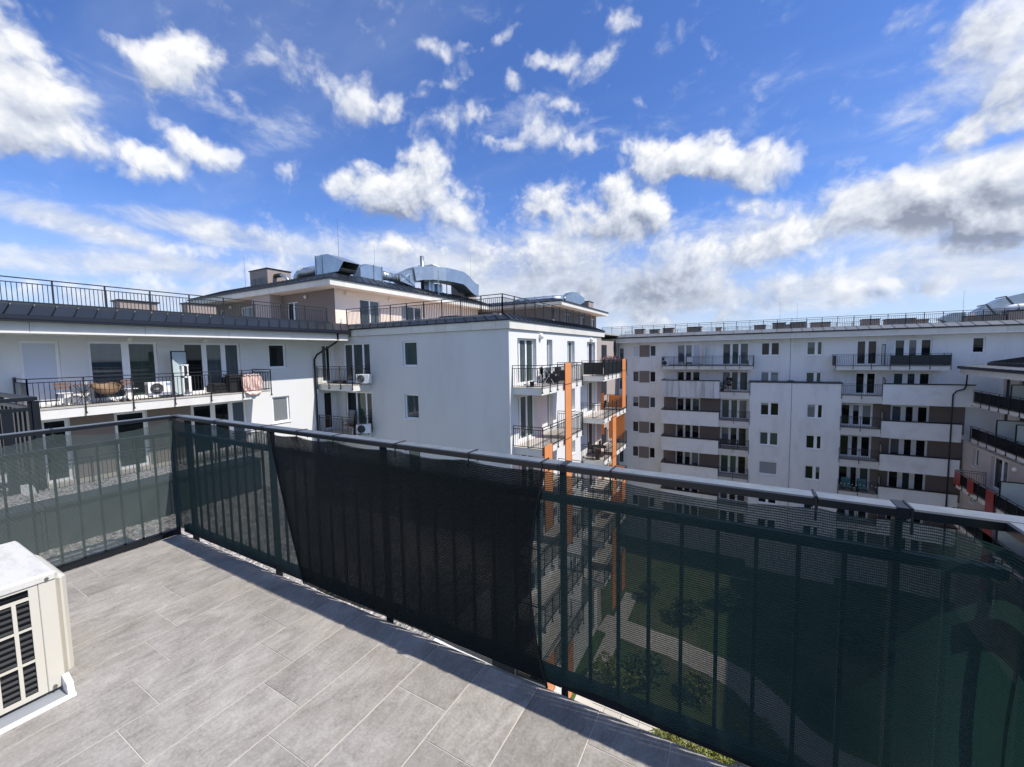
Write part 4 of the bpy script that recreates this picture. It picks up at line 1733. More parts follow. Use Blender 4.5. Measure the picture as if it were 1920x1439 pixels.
lamp(FW, -20.95, 2.62, bC, v=.3)
H, Wn = [], []
S = (H, Wn)
for z in FL[:-1]:
    add_win(S, 17.55, 19.65, z + .06, z + 2.37, [(.6, GL_D), (1, GL_C), (1, GL_G)], True, mull=.14, depth=.22)
    add_win(S, 21.0, 21.78, z + .06, z + 2.37, [(1, GL_L)], True, depth=.22)
    add_win(S, 24.1, 25.4, z + .75, z + 2.35, [(1, GL_D), (1, GL_C)], False, depth=.22)
    add_win(S, 27.86, 29.7, z + .06, z + 2.35, [(1, SHUT if z == 0 else GL_L), (1, GL_D)], True, depth=.22)
wall_holes(FC, WY, CE, GROUND, 2.78, H, .28).build('wall', PLASTER, bC)
for (u0, u1, z0, z1, lv, dr, kw) in Wn:
    window(FC, u0, u1, z0, z1, lv, bC, dr, **{'fr': .09, **kw})
b = MB()
b.box(-12.4, CX - .3, CE - .02, CE, GROUND, 2.78)
b.box(-12.6, -12.4, CE, 47.6, GROUND, 2.78)
b.build('recess_wall', TAUPE_L, bC)
MB().box(30.15, CE, .002, .02, GROUND, 2.72, FC).build('painted_field', TAUPE_L, bC)
for z in FL[:-1]:   # dark door openings in the recess behind
    MB().box(35.0, 37.4, .002, .04, z + .05, z + 2.35, facing('+x', -12.4)).build('pane', GL_D, bC)
    MB().box(40.0, 42.4, .002, .04, z + .05, z + 2.35, facing('+x', -12.4)).build('pane', GL_D, bC)
# fascia, sheet roof, flat roof, railings
FY = 16.60
fascia(facing('-y', FY), -20.28, -9.43, 0, 2.79, 3.17, [-19.95, -16.2, -15.5, -14.95, -13.9, -13.2, -12.4, -11.6, -10.9, -10.2], bC)
fascia(facing('+x', -9.43), FY, 31.75, 0, 2.79, 3.17, [21.2, 26.4], bC)
fascia(facing('+y', 31.75), -12.5, -9.43, 0, 2.79, 3.17, [], bC)
b = MB()
b.box(-20.3, -9.38, FY - .06, FY + .05, 3.175, 3.235)
b.box(-9.48, -9.37, FY + .05, 31.8, 3.175, 3.235)
b.build('gutter', GUTTER, bC)
roof_panels((-21.2, FY, 3.24), (-9.40, FY, 3.24), (-22.1, 17.55, 3.62), (-10.3, 17.55, 3.62), .62, bC)
roof_panels((-9.40, FY, 3.24), (-9.40, 31.7, 3.24), (-10.3, 17.55, 3.62), (-10.3, 30.8, 3.62), .52, bC)
roof_panels((-9.40, 31.7, 3.24), (-12.4, 31.7, 3.24), (-10.3, 30.8, 3.62), (-12.4, 30.8, 3.62), .6, bC)
b = MB()
b.box(-34, -10.32, 17.22, 31.0, 3.42, 3.58)
b.box(-34, -12.3, 31.0, 47.6, 3.42, 3.58)
b.build('flat_roof', GRAVEL, bC)
chimney(-16.6, -15.3, 20.4, 21.0, 3.58, 3.95, bC)
lamp(FC, 20.1, 2.52, bC, r=.15)
lamp(FC, 28.6, 2.52, bC, r=.13)
rc = thing('roof_railing', 'dark railing round the flat roof of the gable block meeting at its near corner', 'railing', (-10.35, 17.5, 3.6))
roof_rail(rc, (-21.75, 17.52, 0), (-10.33, 17.52, 0), 3.60, .96, 1.27)
roof_rail(rc, (-10.33, 17.52, 0), (-10.33, 30.9, 0), 3.60, .96, 1.22)


def orange(y0, y1, z0, z1, parent, v=1.62):
    b = MB()
    b.box(y0 + .03, y1 - .03, v - .004, v + .012, z0 + .03, z1, FC)
    o = b.build('orange_panel', ORANGE, parent)
    f = MB()
    f.box(y0, y0 + .03, v - .012, v + .02, z0, z1 + .02, FC)
    f.box(y1 - .03, y1, v - .012, v + .02, z0, z1 + .02, FC)
    z = z0
    while z < z1:
        f.box(y0 + .03, y1 - .03, v + .012, v + .02, z, z + .035, FC)
        z += 2.9
    f.build('panel_frame', ORANGE_D, o)


for i, z in enumerate(FL[:-1]):
    b1 = balcony(FC, 17.03, 22.45, 1.52, z, bC, post_step=.98)
    b2 = balcony(FC, 26.75, 32.9, 1.52, z, bC, post_step=.98)
for z in FL[:2]:   # the smoked side screens on the upper far balcony
    pass
orange(19.62, 20.55, -8.75, 1.08, bC)
orange(19.62, 20.55, -17.6, -14.4, bC)
orange(17.0, 17.97, -6.9, -2.75, bC)
orange(17.0, 17.97, -15.4, -13.3, bC)
orange(31.25, 32.38, -2.75, 1.06, bC)
orange(28.55, 29.6, -8.9, -2.95, bC)
orange(28.55, 29.6, -17.6, -11.5, bC)
orange(31.25, 32.38, -10.2, -8.6, bC)
orange(31.25, 32.38, -17.6, -14.4, bC)
for z in (-2.9, -8.7):
    o = MB().box(-9.4, -8.1, 32.86, 32.875, z - 2.6, z + 1.0).build('orange_panel', ORANGE, bC)
    MB().box(-10.9, -10.2, 34.2, 34.22, z - 2.6, z + 1.0).build('orange_panel', ORANGE, bC)
# dark fabric on the railing of the second top balcony
MB().box(26.75, 32.6, 1.545, 1.556, .10, .90, FC).build('smoked_screen', UPST, bC)
MB().box(26.742, 26.752, .1, 1.5, .10, .90, FC).build('smoked_screen', SMOKE, bC)

# ------------------------------------------------------------------ penthouse on the corner of the two wings
PX, PY = -22.2, 17.05
bP = thing('penthouse', 'taupe and pale penthouse storey with a broad flat eave and a dark hipped sheet roof', 'building', (-28, 24, 3.58))
FP = facing('-y', PY)
FQ = facing('+x', PX)
H = [(-27.2, -25.95, 3.62, 5.34)]
wall_holes(FP, -27.75, PX, 3.45, 5.86, H).build('wall', TAUPE, bP)
window(FP, -27.2, -25.95, 3.62, 5.34, [(1, GL_D), (.8, GL_C)], bP, True, mull=.16)
b = MB()
b.box(-29.9, -27.76, 16.25, 17.6, 3.45, 5.86)
b.build('bay_wall', TAUPE_L, bP)
H = [(-33.0, -31.2, 3.62, 5.42), (-36.0, -35.2, 3.9, 5.40)]
wall_holes(FP, -37.7, -29.9, 3.45, 5.86, H).build('wall', TAUPE, bP)
window(FP, -33.0, -31.2, 3.62, 5.42, [(1, GL_L), (1, GL_C)], bP, True)
window(FP, -36.0, -35.2, 3.9, 5.40, [(1, GL_D)], bP)
H = [(18.98, 20.72, 3.62, 5.42), (22.8, 25.05, 3.62, 5.36)]
wall_holes(FQ, PY, 33.0, 3.45, 5.86, H).build('wall', PEACH, bP)
window(FQ, 18.98, 20.72, 3.62, 5.42, [(1, GL_C), (1, GL_C)], bP, True)
window(FQ, 22.8, 25.05, 3.62, 5.36, [(.7, GL_L), (1, GL_C), (1, GL_C)], bP, True)
MB().box(-37.7, PX - .25, 33.0, 33.1, 3.45, 5.86).build('back_wall', PEACH, bP)
MB().box(-38.4, -21.26, 16.06, 33.6, 5.865, 5.90).build('soffit', PEACH, bP)
fascia(facing('-y', 16.0), -38.4, -21.2, 0, 5.86, 6.22, [-36.5, -34.2, -32, -30.4, -28.9, -27.3, -26.5, -25.6, -24.7, -23.9, -23.2, -22.6, -21.9], bP)
fascia(facing('+x', -21.2), 16.0, 33.6, 0, 5.86, 6.22, [17.0, 21.5, 25.2, 29.2], bP)
b = MB()
b.box(-38.45, -21.12, 15.92, 16.04, 6.225, 6.32)
b.box(-21.24, -21.12, 16.04, 33.65, 6.225, 6.32)
b.build('gutter', GUTTER, bP)
roof_panels((-38.4, 15.98, 6.33), (-21.18, 15.98, 6.33), (-36.6, 17.6, 7.0), (-22.8, 17.6, 7.0), .62, bP)
roof_panels((-21.18, 15.98, 6.33), (-21.18, 33.6, 6.33), (-22.8, 17.6, 7.0), (-22.8, 32, 7.0), .62, bP)
MB().box(-36.65, -22.78, 17.55, 32, 6.6, 6.995).build('flat_roof', ROOFM, bP)
lamp(FP, -25.0, 5.55, bP)
lamp(FP, -34.2, 5.5, bP)
lamp(FQ, 17.9, 5.62, bP)
lamp(FQ, 21.6, 5.62, bP)
chimney(-32.0, -29.75, 17.35, 19.1, 6.4, 8.0, bP, (3, 6.85, 7.42))
chimney(-23.6, -22.5, 30.7, 33.2, 6.4, 8.1, bP)
# slate flashing at the foot of the wall where the two sheet roofs meet
b = MB()
b.bar((-21.35, 15.95, 3.60), (-22.15, 17.0, 3.50), .12, .10)
b.bar((-22.15, 17.0, 3.50), (-21.75, 17.45, 3.62), .12, .10)
b.build('flashing', ROOFM, bP)

# ------------------------------------------------------------------ roof ducts (galvanised)


def seam_ring(b, c, ax, r, n=20, w=.03):
    c, ax = Vector(c), Vector(ax).normalized()
    b.tube([c - ax * w, c + ax * w], r, n)


d1 = thing('ventilation_duct', 'round galvanised duct with a louvred intake hood at the penthouse roof corner', 'duct', (-24, 18.3, 7))
b = MB()
b.tube([(-27.65, 18.3, 7.0), (-27.60, 18.3, 7.25), (-27.35, 18.3, 7.46), (-27.0, 18.3, 7.52), (-25.1, 18.3, 7.55)], .34, 20)
b.build('round_duct', GALV, d1, smooth=True)
b = MB()
for x in (-27.1, -26.9, -25.15, -25.0):
    seam_ring(b, (x, 18.3, 7.53), (1, 0, 0), .365)
b.build('joint_ring', GALV, d1)
b = MB()
r0 = [(-25.1, 18.3 + .34 * math.cos(2 * math.pi * k / 16), 7.55 + .34 * math.sin(2 * math.pi * k / 16)) for k in range(16)]
sq = []
for k in range(16):
    a = 2 * math.pi * k / 16
    c, s = math.cos(a), math.sin(a)
    m = max(abs(c), abs(s))
    sq.append((-24.75, 18.3 + .62 * c / m, 7.66 + .62 * s / m))
b.loft([r0, sq], cap=False)
b.build('transition', GALV, d1)
for (x0, x1) in ((-24.75, -24.12), (-24.10, -23.6)):
    MB().bbox(x0, x1, 17.68, 18.92, 7.04, 8.28, .015).build('duct_section', GALV, d1)
b = MB()
b.box(-24.14, -24.08, 17.64, 18.96, 7.0, 8.32)
b.box(-24.79, -24.74, 17.64, 18.96, 7.0, 8.32)
b.build('flange', GALV, d1)
b = MB()   # hood sloping out over the edge of the roof, open underneath towards +x
b.hexa([(-23.6, 17.68, 8.26), (-22.0, 17.62, 7.62), (-22.0, 18.98, 7.62), (-23.6, 18.92, 8.26), (-23.6, 17.68, 8.285), (-22.0, 17.62, 7.645), (-22.0, 18.98, 7.645), (-23.6, 18.92, 8.285)])
for y in (17.68, 18.90):
    b.add([(-23.6, y, 7.05), (-22.55, y, 7.05), (-22.0, y, 7.63), (-23.6, y, 8.27), (-23.6, y + .02, 7.05), (-22.55, y + .02, 7.05), (-22.0, y + .02, 7.63), (-23.6, y + .02, 8.27)],
          [(0, 1, 2, 3), (7, 6, 5, 4), (0, 4, 5, 1), (1, 5, 6, 2), (2, 6, 7, 3), (3, 7, 4, 0)])
b.build('hood', GALV, d1)
MB().box(-23.55, -23.5, 17.71, 18.89, 7.06, 8.2).build('hood_back', GALVD, d1)
for i in range(7):
    x = -23.3 + i * .15
    MB().hexa([(x, 17.71, 7.10), (x + .10, 17.71, 7.22), (x + .10, 18.89, 7.22), (x, 18.89, 7.10), (x, 17.71, 7.12), (x + .10, 17.71, 7.24), (x + .10, 18.89, 7.24), (x, 18.89, 7.12)]).build('louvre', GALVD, d1)
for p in ((-28.6, 18.0, 7.75), (-28.3, 17.9, 7.5)):
    pass
b = MB()
b.tube([(-29.75, 17.9, 7.55), (-29.0, 17.9, 7.52), (-28.6, 17.9, 7.42), (-28.2, 17.9, 7.15), (-28.2, 17.9, 6.95)], .11, 10)
b.build('pipe', GALV, d1, smooth=True)
b = MB()
b.tube([(-29.7, 17.9, 7.55), (-29.05, 17.9, 7.53)], .15, 10)
b.build('pipe_sleeve', BLACKM, d1)

d2 = thing('ventilation_duct', 'square hood and flanged round duct run along the sunlit penthouse roof edge', 'duct', (-23.4, 21.4, 7))
b = MB()
prof = [(-23.7, 7.05), (-22.9, 7.05), (-22.9, 8.02), (-23.7, 8.02)]
b.loft([[(x, 19.75, min(z, 7.7)) for x, z in prof], [(x, 20.25, z) for x, z in prof], [(x, 20.9, z) for x, z in prof]])
b.build('hood', GALV, d2)
MB().bbox(-23.72, -22.88, 20.93, 21.65, 7.03, 8.02, .012).build('duct_section', GALV, d2)
b = MB()
for y in (20.9, 21.66):
    b.box(-23.76, -22.84, y, y + .03, 7.0, 8.06)
b.build('flange', GALV, d2)
b = MB()
b.tube([(-23.3, 21.7, 7.55), (-23.3, 23.4, 7.55)], .31, 18)
b.build('round_duct', GALV, d2, smooth=True)
b = MB()
for y in (21.95, 22.2, 22.9, 23.3):
    seam_ring(b, (-23.3, y, 7.55), (0, 1, 0), .345)
b.build('joint_ring', GALV, d2)

d3 = thing('ventilation_duct', 'big curved square galvanised duct sweeping over the sunny penthouse eave beside a flue', 'duct', (-23, 27, 7))
b = MB()
b.loft([[(-23.7, 23.5, 7.3), (-22.9, 23.5, 7.3), (-22.9, 23.5, 7.85), (-23.7, 23.5, 7.85)], [(-23.8, 25.0, 7.05), (-22.8, 25.0, 7.05), (-22.8, 25.0, 8.52), (-23.8, 25.0, 8.52)]])
b.build('transition', GALV, d3)
b = MB()
b.bar((-22.79, 23.6, 7.9), (-22.79, 25.0, 7.1), .03, .05)
b.bar((-22.79, 23.6, 7.3), (-22.79, 24.4, 7.95), .03, .05)
b.bar((-22.79, 24.4, 7.95), (-22.79, 24.45, 7.3), .03, .05)
b.build('edge_profile', GALV, d3)


def sweep_square(parent, name, path, w, h, m=GALV):
    """square duct swept along a path; w across (horizontal), h high"""
    pts = [Vector(p) for p in path]
    for i in range(len(pts) - 1):
        rings = []
        for j in (i, i + 1):
            d = (pts[min(j + 1, len(pts) - 1)] - pts[max(j - 1, 0)]).normalized()
            x = d.cross(Vector((0, 0, 1))).normalized() * w / 2
            y = x.cross(d).normalized() * h / 2
            rings.append([tuple(pts[j] - x - y), tuple(pts[j] + x - y), tuple(pts[j] + x + y), tuple(pts[j] - x + y)])
        MB().loft(rings).build(name, m, parent)


sweep_square(d3, 'duct_section', [(-23.3, 25.05, 8.05), (-23.1, 25.8, 8.2), (-22.6, 26.6, 8.28), (-22.2, 27.6, 8.3), (-22.05, 28.6, 8.3), (-22.0, 29.6, 8.28), (-22.0, 30.3, 8.05), (-22.0, 30.9, 7.72), (-22.0, 31.4, 7.55), (-22.0, 31.9, 7.5)], 1.35, 1.08)
b = MB()
b.tube([(-23.4, 26.6, 7.0), (-23.4, 26.6, 9.85)], .17, 14)
b.build('flue', GALV, d3, smooth=True)
b = MB()
b.bar((-23.4, 26.1, 9.0), (-23.4, 27.2, 9.0), .05)
b.build('bracket', GALV, d3)
b = MB()
b.hexa([(-24.0, 27.0, 8.6), (-22.6, 27.0, 8.6), (-22.6, 29.2, 8.6), (-24.0, 29.2, 8.6), (-24.0, 27.0, 9.1), (-22.6, 27.0, 9.1), (-22.6, 29.2, 8.9), (-24.0, 29.2, 8.9)])
b.build('cowl', GALV, d3)
b = MB()
b.hexa([(-24.1, 26.9, 9.11), (-22.5, 26.9, 9.11), (-22.5, 29.4, 8.91), (-24.1, 29.4, 8.91), (-24.1, 26.9, 9.17), (-22.5, 26.9, 9.17), (-22.5, 29.4, 8.97), (-24.1, 29.4, 8.97)])
b.build('cowl_lid', SILLM, d3)
for y in (26.6, 27.6, 28.4):
    b = MB()
    b.bar((-22.3, y, 6.6), (-22.3, y, 7.75), .06)
    b.build('support_leg', GALV, d3)
b = MB()
b.box(-22.9, -22.4, 26.2, 26.9, 6.9, 7.6)
b.box(-22.95, -22.45, 27.3, 28.0, 6.9, 7.6)
b.build('junction_box', GALV, d3)
b = MB()
b.tube([(-21.4, 26.2, 6.3), (-21.4, 26.2, 8.4)], .03, 6)
b.build('mast', GALV, d3)

d4 = thing('ventilation_duct', 'low bright round duct lying on the flat roof behind the gable block railing', 'duct', (-15, 27, 3.8))
b = MB()
b.tube([(-15.2, 24.5, 4.15), (-15.2, 29.5, 4.15)], .32, 18)
b.build('round_duct', GALV, d4, smooth=True)
b = MB()
for y in (24.6, 25.9, 27.2, 28.5):
    seam_ring(b, (-15.2, y, 4.15), (0, 1, 0), .35)
b.build('joint_ring', GALV, d4)

# lightning rods
for (x, y, z, h, lab) in ((-33.5, 17.8, 7.0, 2.6, 'thin lightning rod rising left of the penthouse chimney'), (-23.6, 18.6, 8.2, 2.6, 'thin lightning rod behind the louvred duct hood'),
                          (-24.5, 22.5, 7.0, 3.0, 'thin lightning rod behind the round duct run'), (-24.0, 34.5, 7.6, 4.0, 'thin lightning rod beyond the far penthouse chimney'),
                          (3.5, 52, 4, 2.6, 'left of two thin lightning rods on the far roof'), (5.0, 52, 4, 2.4, 'right of two thin lightning rods on the far roof'), (16.6, 50, 4.3, 2.0, 'lightning rod beside the far roof ducts')):
    t = thing('lightning_rod', lab, 'rod', (x, y, z))
    b = MB()
    b.tube([(x, y, z - .4), (x, y, z + h)], [.012, .005], 6)
    b.build('rod', BLACKM, t)
    b = MB()
    b.box(x - .12, x + .12, y - .12, y + .12, z - .45, z - .38)
    b.build('foot', SLAB, t)

# second penthouse further along the same roof
bQ = thing('penthouse', 'second penthouse behind the roof railing with a shallow dark roof and brown walls', 'building', (-18, 42, 3.58))
qx, qy0, qy1 = -14.9, 34.5, 60.0
FQ2 = facing('+x', qx)
H = [(37, 38.6, 3.7, 5.4), (41, 43, 3.7, 5.4), (45, 46.4, 3.7, 5.4)]
wall_holes(FQ2, qy0, 46.8, 3.45, 5.8, H).build('wall', TAUPE, bQ)
for h in H:
    window(FQ2, h[0], h[1], h[2], h[3], [(1, GL_C), (1, GL_D)], bQ, True)
MB().box(-27, qx - .25, qy0, qy0 + .1, 3.45, 5.8).build('front_wall', TAUPE, bQ)
MB().box(-27.5, -13.75, 33.4, 47.6, 5.805, 5.84).build('soffit', PEACH, bQ)
fascia(facing('+x', -13.7), 33.4, 47.6, 0, 5.8, 6.12, [36, 39, 42, 45], bQ)
fascia(facing('-y', 33.4), -27.5, -13.7, 0, 5.8, 6.12, [-24, -20, -17], bQ)
b = MB()
b.box(-13.75, -13.62, 33.4, 47.65, 6.125, 6.2)
b.box(-27.5, -13.62, 33.32, 33.4, 6.125, 6.2)
b.build('gutter', GUTTER, bQ)
roof_panels((-13.68, 33.38, 6.21), (-13.68, 47.6, 6.21), (-15.6, 35.2, 6.7), (-15.6, 46.5, 6.7), .62, bQ)
roof_panels((-27.5, 33.38, 6.21), (-13.68, 33.38, 6.21), (-26, 35.2, 6.7), (-15.6, 35.2, 6.7), .62, bQ)
MB().box(-26, -15.58, 35.15, 46.5, 6.3, 6.69).build('flat_roof', ROOFM, bQ)
chimney(-17.2, -16.2, 42.6, 43.4, 6.5, 7.6, bQ, (1, 6.9, 7.4))
chimney(-16.6, -15.0, 44.4, 46.0, 6.3, 7.3, bQ)
d5 = thing('ventilation_duct', 'long round duct ending in an angular hood on the second penthouse roof', 'duct', (-18, 38, 6.7))
b = MB()
b.tube([(-19.9, 36.5, 6.55), (-19.6, 36.7, 6.75), (-16.6, 38.5, 7.0), (-15.9, 39.0, 7.0)], .42, 18)
b.build('round_duct', GALV, d5, smooth=True)
b = MB()
for k in (.2, .45, .7, .95):
    p = Vector((-19.6, 36.7, 6.75)).lerp(Vector((-16.6, 38.5, 7.0)), k)
    seam_ring(b, p, (3, 1.8, .25), .46)
b.build('joint_ring', GALV, d5)
b = MB()
b.loft([[(-16.1, 39.2, 6.55), (-15.5, 38.8, 6.55), (-15.5, 38.8, 7.3), (-16.1, 39.2, 7.3)], [(-16.0, 40.0, 6.4), (-15.0, 39.4, 6.4), (-15.0, 39.4, 7.75), (-16.0, 40.0, 7.75)], [(-15.8, 41.0, 6.4), (-14.8, 40.4, 6.4), (-14.8, 40.4, 7.75), (-15.8, 41.0, 7.75)], [(-15.5, 42.2, 6.9), (-14.5, 41.6, 6.9), (-14.5, 41.6, 7.3), (-15.5, 42.2, 7.3)]])
b.build('hood', GALV, d5)

# ------------------------------------------------------------------ far building across the courtyard
BY, BF = 47.6, 46.2
FB, FBB = facing('-y', BY), facing('-y', BF)
bB = thing('apartment_building', 'long pale apartment block across the courtyard with solid white balcony parapets', 'building', (4, 53, GROUND))
H, Wn = [], []
S = (H, Wn)
H2, Wn2 = [], []
S2 = (H2, Wn2)
DOOR = [[GL_D, GL_C, GL_G, GL_D, GL_L], [GL_D, GL_D, GL_C]]


def leaf(i):
    return rng.choice([GL_D, GL_D, GL_C, GL_G, GL_B, GL_D])


for i, z in enumerate(FL):
    add_win(S, -13.0, -11.8, z + .1, z + 2.1, [(1, GL_C), (1, GL_C)], True)
    add_win(S, -10.88, -10.10, z + 1.0, z + 2.32, [(1, SHUT if i == 0 else GL_C if i == 1 else leaf(0))], mull=.05)
    add_win(S, -8.98, -8.27, z + 1.0, z + 2.30, [(1, GL_B if i == 0 else GL_D if i == 1 else leaf(0))], mull=.05)
    if i == 0:
        add_win(S, -6.10, -3.75, .08, 2.30, [(1, GL_B), (1, GL_B), (1, SHUT)], True, mull=.16)
    else:
        add_win(S, -6.10, -3.75, z + .08, z + 2.30, [(1, GL_D), (1, GL_D), (1, leaf(1))], True, mull=.22)
    if i != 4:
        add_win(S, -1.73, .68, z + (.08 if i == 0 else .32), z + 2.32, [(1, GL_C if i == 0 else leaf(1)), (1, GL_G if i < 2 else leaf(1)), (1, GL_C if i == 0 else leaf(1))], True, mull=.22)
    else:
        add_win(S, -1.73, .68, z + (.08 if i == 0 else .32), z + 2.32, [(1, GL_G), (1, GL_G), (1, GL_D)], True, mull=.22)
    T = S if i < 2 else S2
    add_win(T, 1.70, 3.30, z + .98, z + 2.31, [(1, [GL_D, GL_L, GL_D, GL_C, SHUTG, GL_D, GL_D][i]), (1, [GL_D, GL_L, GL_D, GL_G, SHUTG, GL_D, GL_D][i])] if i != 4 else [(1, SHUTG)], mull=.22)
    add_win(T, 5.40, 6.66, z + .96, z + 2.30, [(1.5, [GL_G, GL_B, GL_L, GL_D, GL_D, GL_D, GL_D][i]), (.9, [GL_G, GL_B, GL_D, GL_D, GL_D, GL_D, GL_D][i])], mull=.24)
    if i < 2:
        add_win(S, 9.10, 10.58, z + (.08 if i == 0 else .32), z + 2.27, [(1, GL_D), (1, GL_D)], True, mull=.24)
    else:
        add_win(S, 8.15, 10.40, z + (.08 if i == 0 else .32), z + 2.27, [(1, GL_D), (1, GL_D), (1, leaf(1))], True, mull=.28)
    add_win(S, 11.68, 14.10, z + .08, z + 2.28, [(1, GL_G if i == 0 else leaf(1)), (1.1, GL_G if i == 0 else leaf(1)), (1, GL_D)], True, mull=.34)
    if i == 0:
        add_win(S, 16.45, 17.22, z + 1.0, z + 2.32, [(1, GL_D)])
wall_holes(FB, -16.5, 26, GROUND, 2.78, H, .2).build('wall', PLASTER_OLD, bB)
for (u0, u1, z0, z1, lv, dr, kw) in Wn:
    window(FB, u0, u1, z0, z1, lv, bB, dr, **{'fr': .10, 'blinds': .14, **kw})
wall_holes(FBB, .80, 7.95, GROUND, -1.60, H2, .2).build('projecting_wall', PLASTER_OLD, bB)
for (u0, u1, z0, z1, lv, dr, kw) in Wn2:
    window(FBB, u0, u1, z0, z1, lv, bB, dr, **{'fr': .10, 'blinds': .14, **kw})
b = MB()
b.box(.80, .90, .005, 1.395, GROUND, -1.6, FB)
b.box(7.85, 7.95, .005, 1.395, GROUND, -1.6, FB)
b.build('projecting_side_wall', PLASTER_OLD, bB)
MB().box(.74, 8.0, -.06 + .02, 1.47, -1.595, -1.48, FB).build('parapet_cap', GUTTER, bB)
b = MB()
b.box(-16.5, 26, -12, -11.8, GROUND, 2.78, FB)
b.box(25.8, 26, -11.8, -.25, GROUND, 2.78, FB)
b.box(-16.5, -16.3, -11.8, -.25, GROUND, 2.78, FB)
b.build('back_wall', PLASTER_OLD, bB)
# dark joint between the two halves
MB().box(4.13, 4.17, .002, .012, -1.47, 2.78, FB).build('expansion_joint', LOUV, bB)
MB().box(4.20, 4.24, .002, .012, GROUND, -1.6, FBB).build('expansion_joint', LOUV, bB)
MB().box(3.95, 4.45, .2, .8, -1.48, -1.40, FB).build('joint_cover', GUTTER, bB)
# taupe fields
for i, z in enumerate(FL):
    MB().box(-10.095, -8.985, .002, .03, z + .99, z + 2.31, FB).build('painted_field', TAUPE, bB)
    MB().box(-16.3, -13.05, .002, .02, z - .4, z + 2.5, FB).build('painted_field', TAUPE, bB)
    if i >= 2:
        for (u0, u1) in ((-7.4, -6.13), (-3.72, -1.78), (10.43, 11.64), (14.13, 16.3)):
            MB().box(u0, u1, .002, .02, z + .0, z + 2.52, FB).build('painted_field', TAUPE, bB)
for u in (-5.0, -.5, 9.9, 12.9):
    lamp(FB, u, 2.52, bB, v=.06, r=.12)
# fascia, gutter, roof
fy = 46.62
fascia(facing('-y', fy), -16.5, 26, 0, 2.70, 3.12, [-12.4, -11.4, -10.6, -9.4, -8.2, -2.4, -2.0, 1.0, 4.15, 8.5, 13.0, 18.0, 22], bB)
MB().box(-16.5, 26, fy + .005, BY + .3, 2.62, 2.70).build('soffit', PLASTER_OLD, bB)
MB().box(-16.5, 26, fy - .07, fy + .06, 3.125, 3.23).build('gutter', GUTTER, bB)
roof_panels((-16.5, fy, 3.24), (4.15, fy, 3.24), (-16.5, 47.75, 3.60), (4.15, 47.75, 3.60), 1.2, bB, ROOFG, .02)
roof_panels((4.15, fy, 3.24), (26, fy, 3.24), (4.15, 47.75, 3.60), (26, 47.75, 3.60), .82, bB, ROOFG, .035)
MB().box(-16.5, 26, 47.7, 59.4, 3.40, 3.56).build('flat_roof', GRAVEL, bB)
rb = thing('roof_railing', 'light dark railing along the roof edge of the block across the courtyard', 'railing', (4, 47.8, 3.56))
roof_rail(rb, (-14.5, 47.85, 0), (19.4, 47.85, 0), 3.56, .96, 1.18, .125)
rb2 = thing('roof_railing', 'second railing along the rear edge of the roof across the courtyard', 'railing', (4, 58.5, 3.56))
roof_rail(rb2, (-14.5, 58.8, 0), (22, 58.8, 0), 3.56, .96, 1.4, .14)
for (x0, x1, z1, lv) in ((-10.88, -9.85, 4.15, None), (-9.2, -8.2, 4.05, (3, 3.65, 3.98)), (-7.75, -6.65, 4.13, (3, 3.65, 4.05)), (-5.2, -3.8, 4.14, (4, 3.65, 4.06)), (-2.42, -1.9, 3.97, None),
                         (1.1, 2.1, 4.03, (3, 3.65, 3.96)), (2.72, 3.78, 4.18, (2, 3.65, 4.1)), (4.2, 5.4, 4.16, (3, 3.65, 4.08)), (3.75, 4.15, 3.95, None), (5.85, 7.3, 4.05, None), (9.65, 10.85, 4.15, None),
                         (11.3, 13.25, 4.08, (3, 3.62, 3.98)), (13.3, 14.05, 3.92, None), (16.3, 18.6, 4.05, (6, 3.62, 3.95)), (18.75, 23, 4.32, None)):
    chimney(x0, x1, 48.6, 49.6, 3.5, z1, bB, lv)
# balconies
bt = balcony(FB, -7.40, 1.06, 1.40, 0, bB, post_step=1.2)
MB().box(-3.36, -3.30, .05, 1.1, .02, 1.9, FB).build('privacy_screen', FROSTL, bt)
MB().box(-7.38, 1.04, .006, .03, .0, .12, FB).build('skirting', LOUV, bt)
bt = balcony(FB, 7.44, 14.80, 1.40, 0, bB, post_step=1.22)
MB().box(11.15, 14.80, 1.405, 1.415, .10, .90, FB).build('rail_screen', UPST, bt)
MB().box(14.806, 14.815, .05, 1.4, .10, .90, FB).build('rail_screen', UPST, bt)
MB().box(7.40, 7.42, .05, .75, .05, .95, FB).build('rail_screen', UPST, bt)
b = MB()
b.bar(FB(10.80, .3, .02), FB(10.80, .3, 1.85), .05)
b.bar(FB(10.80, 1.2, .02), FB(10.80, 1.2, 1.85), .05)
b.bar(FB(10.80, .3, 1.85), FB(10.80, 1.2, 1.85), .05)
b.build('divider_frame', BLACKM, bt)
MB().box(10.79, 10.81, .33, 1.17, .05, 1.82, FB).build('privacy_screen', FROSTL, bt)
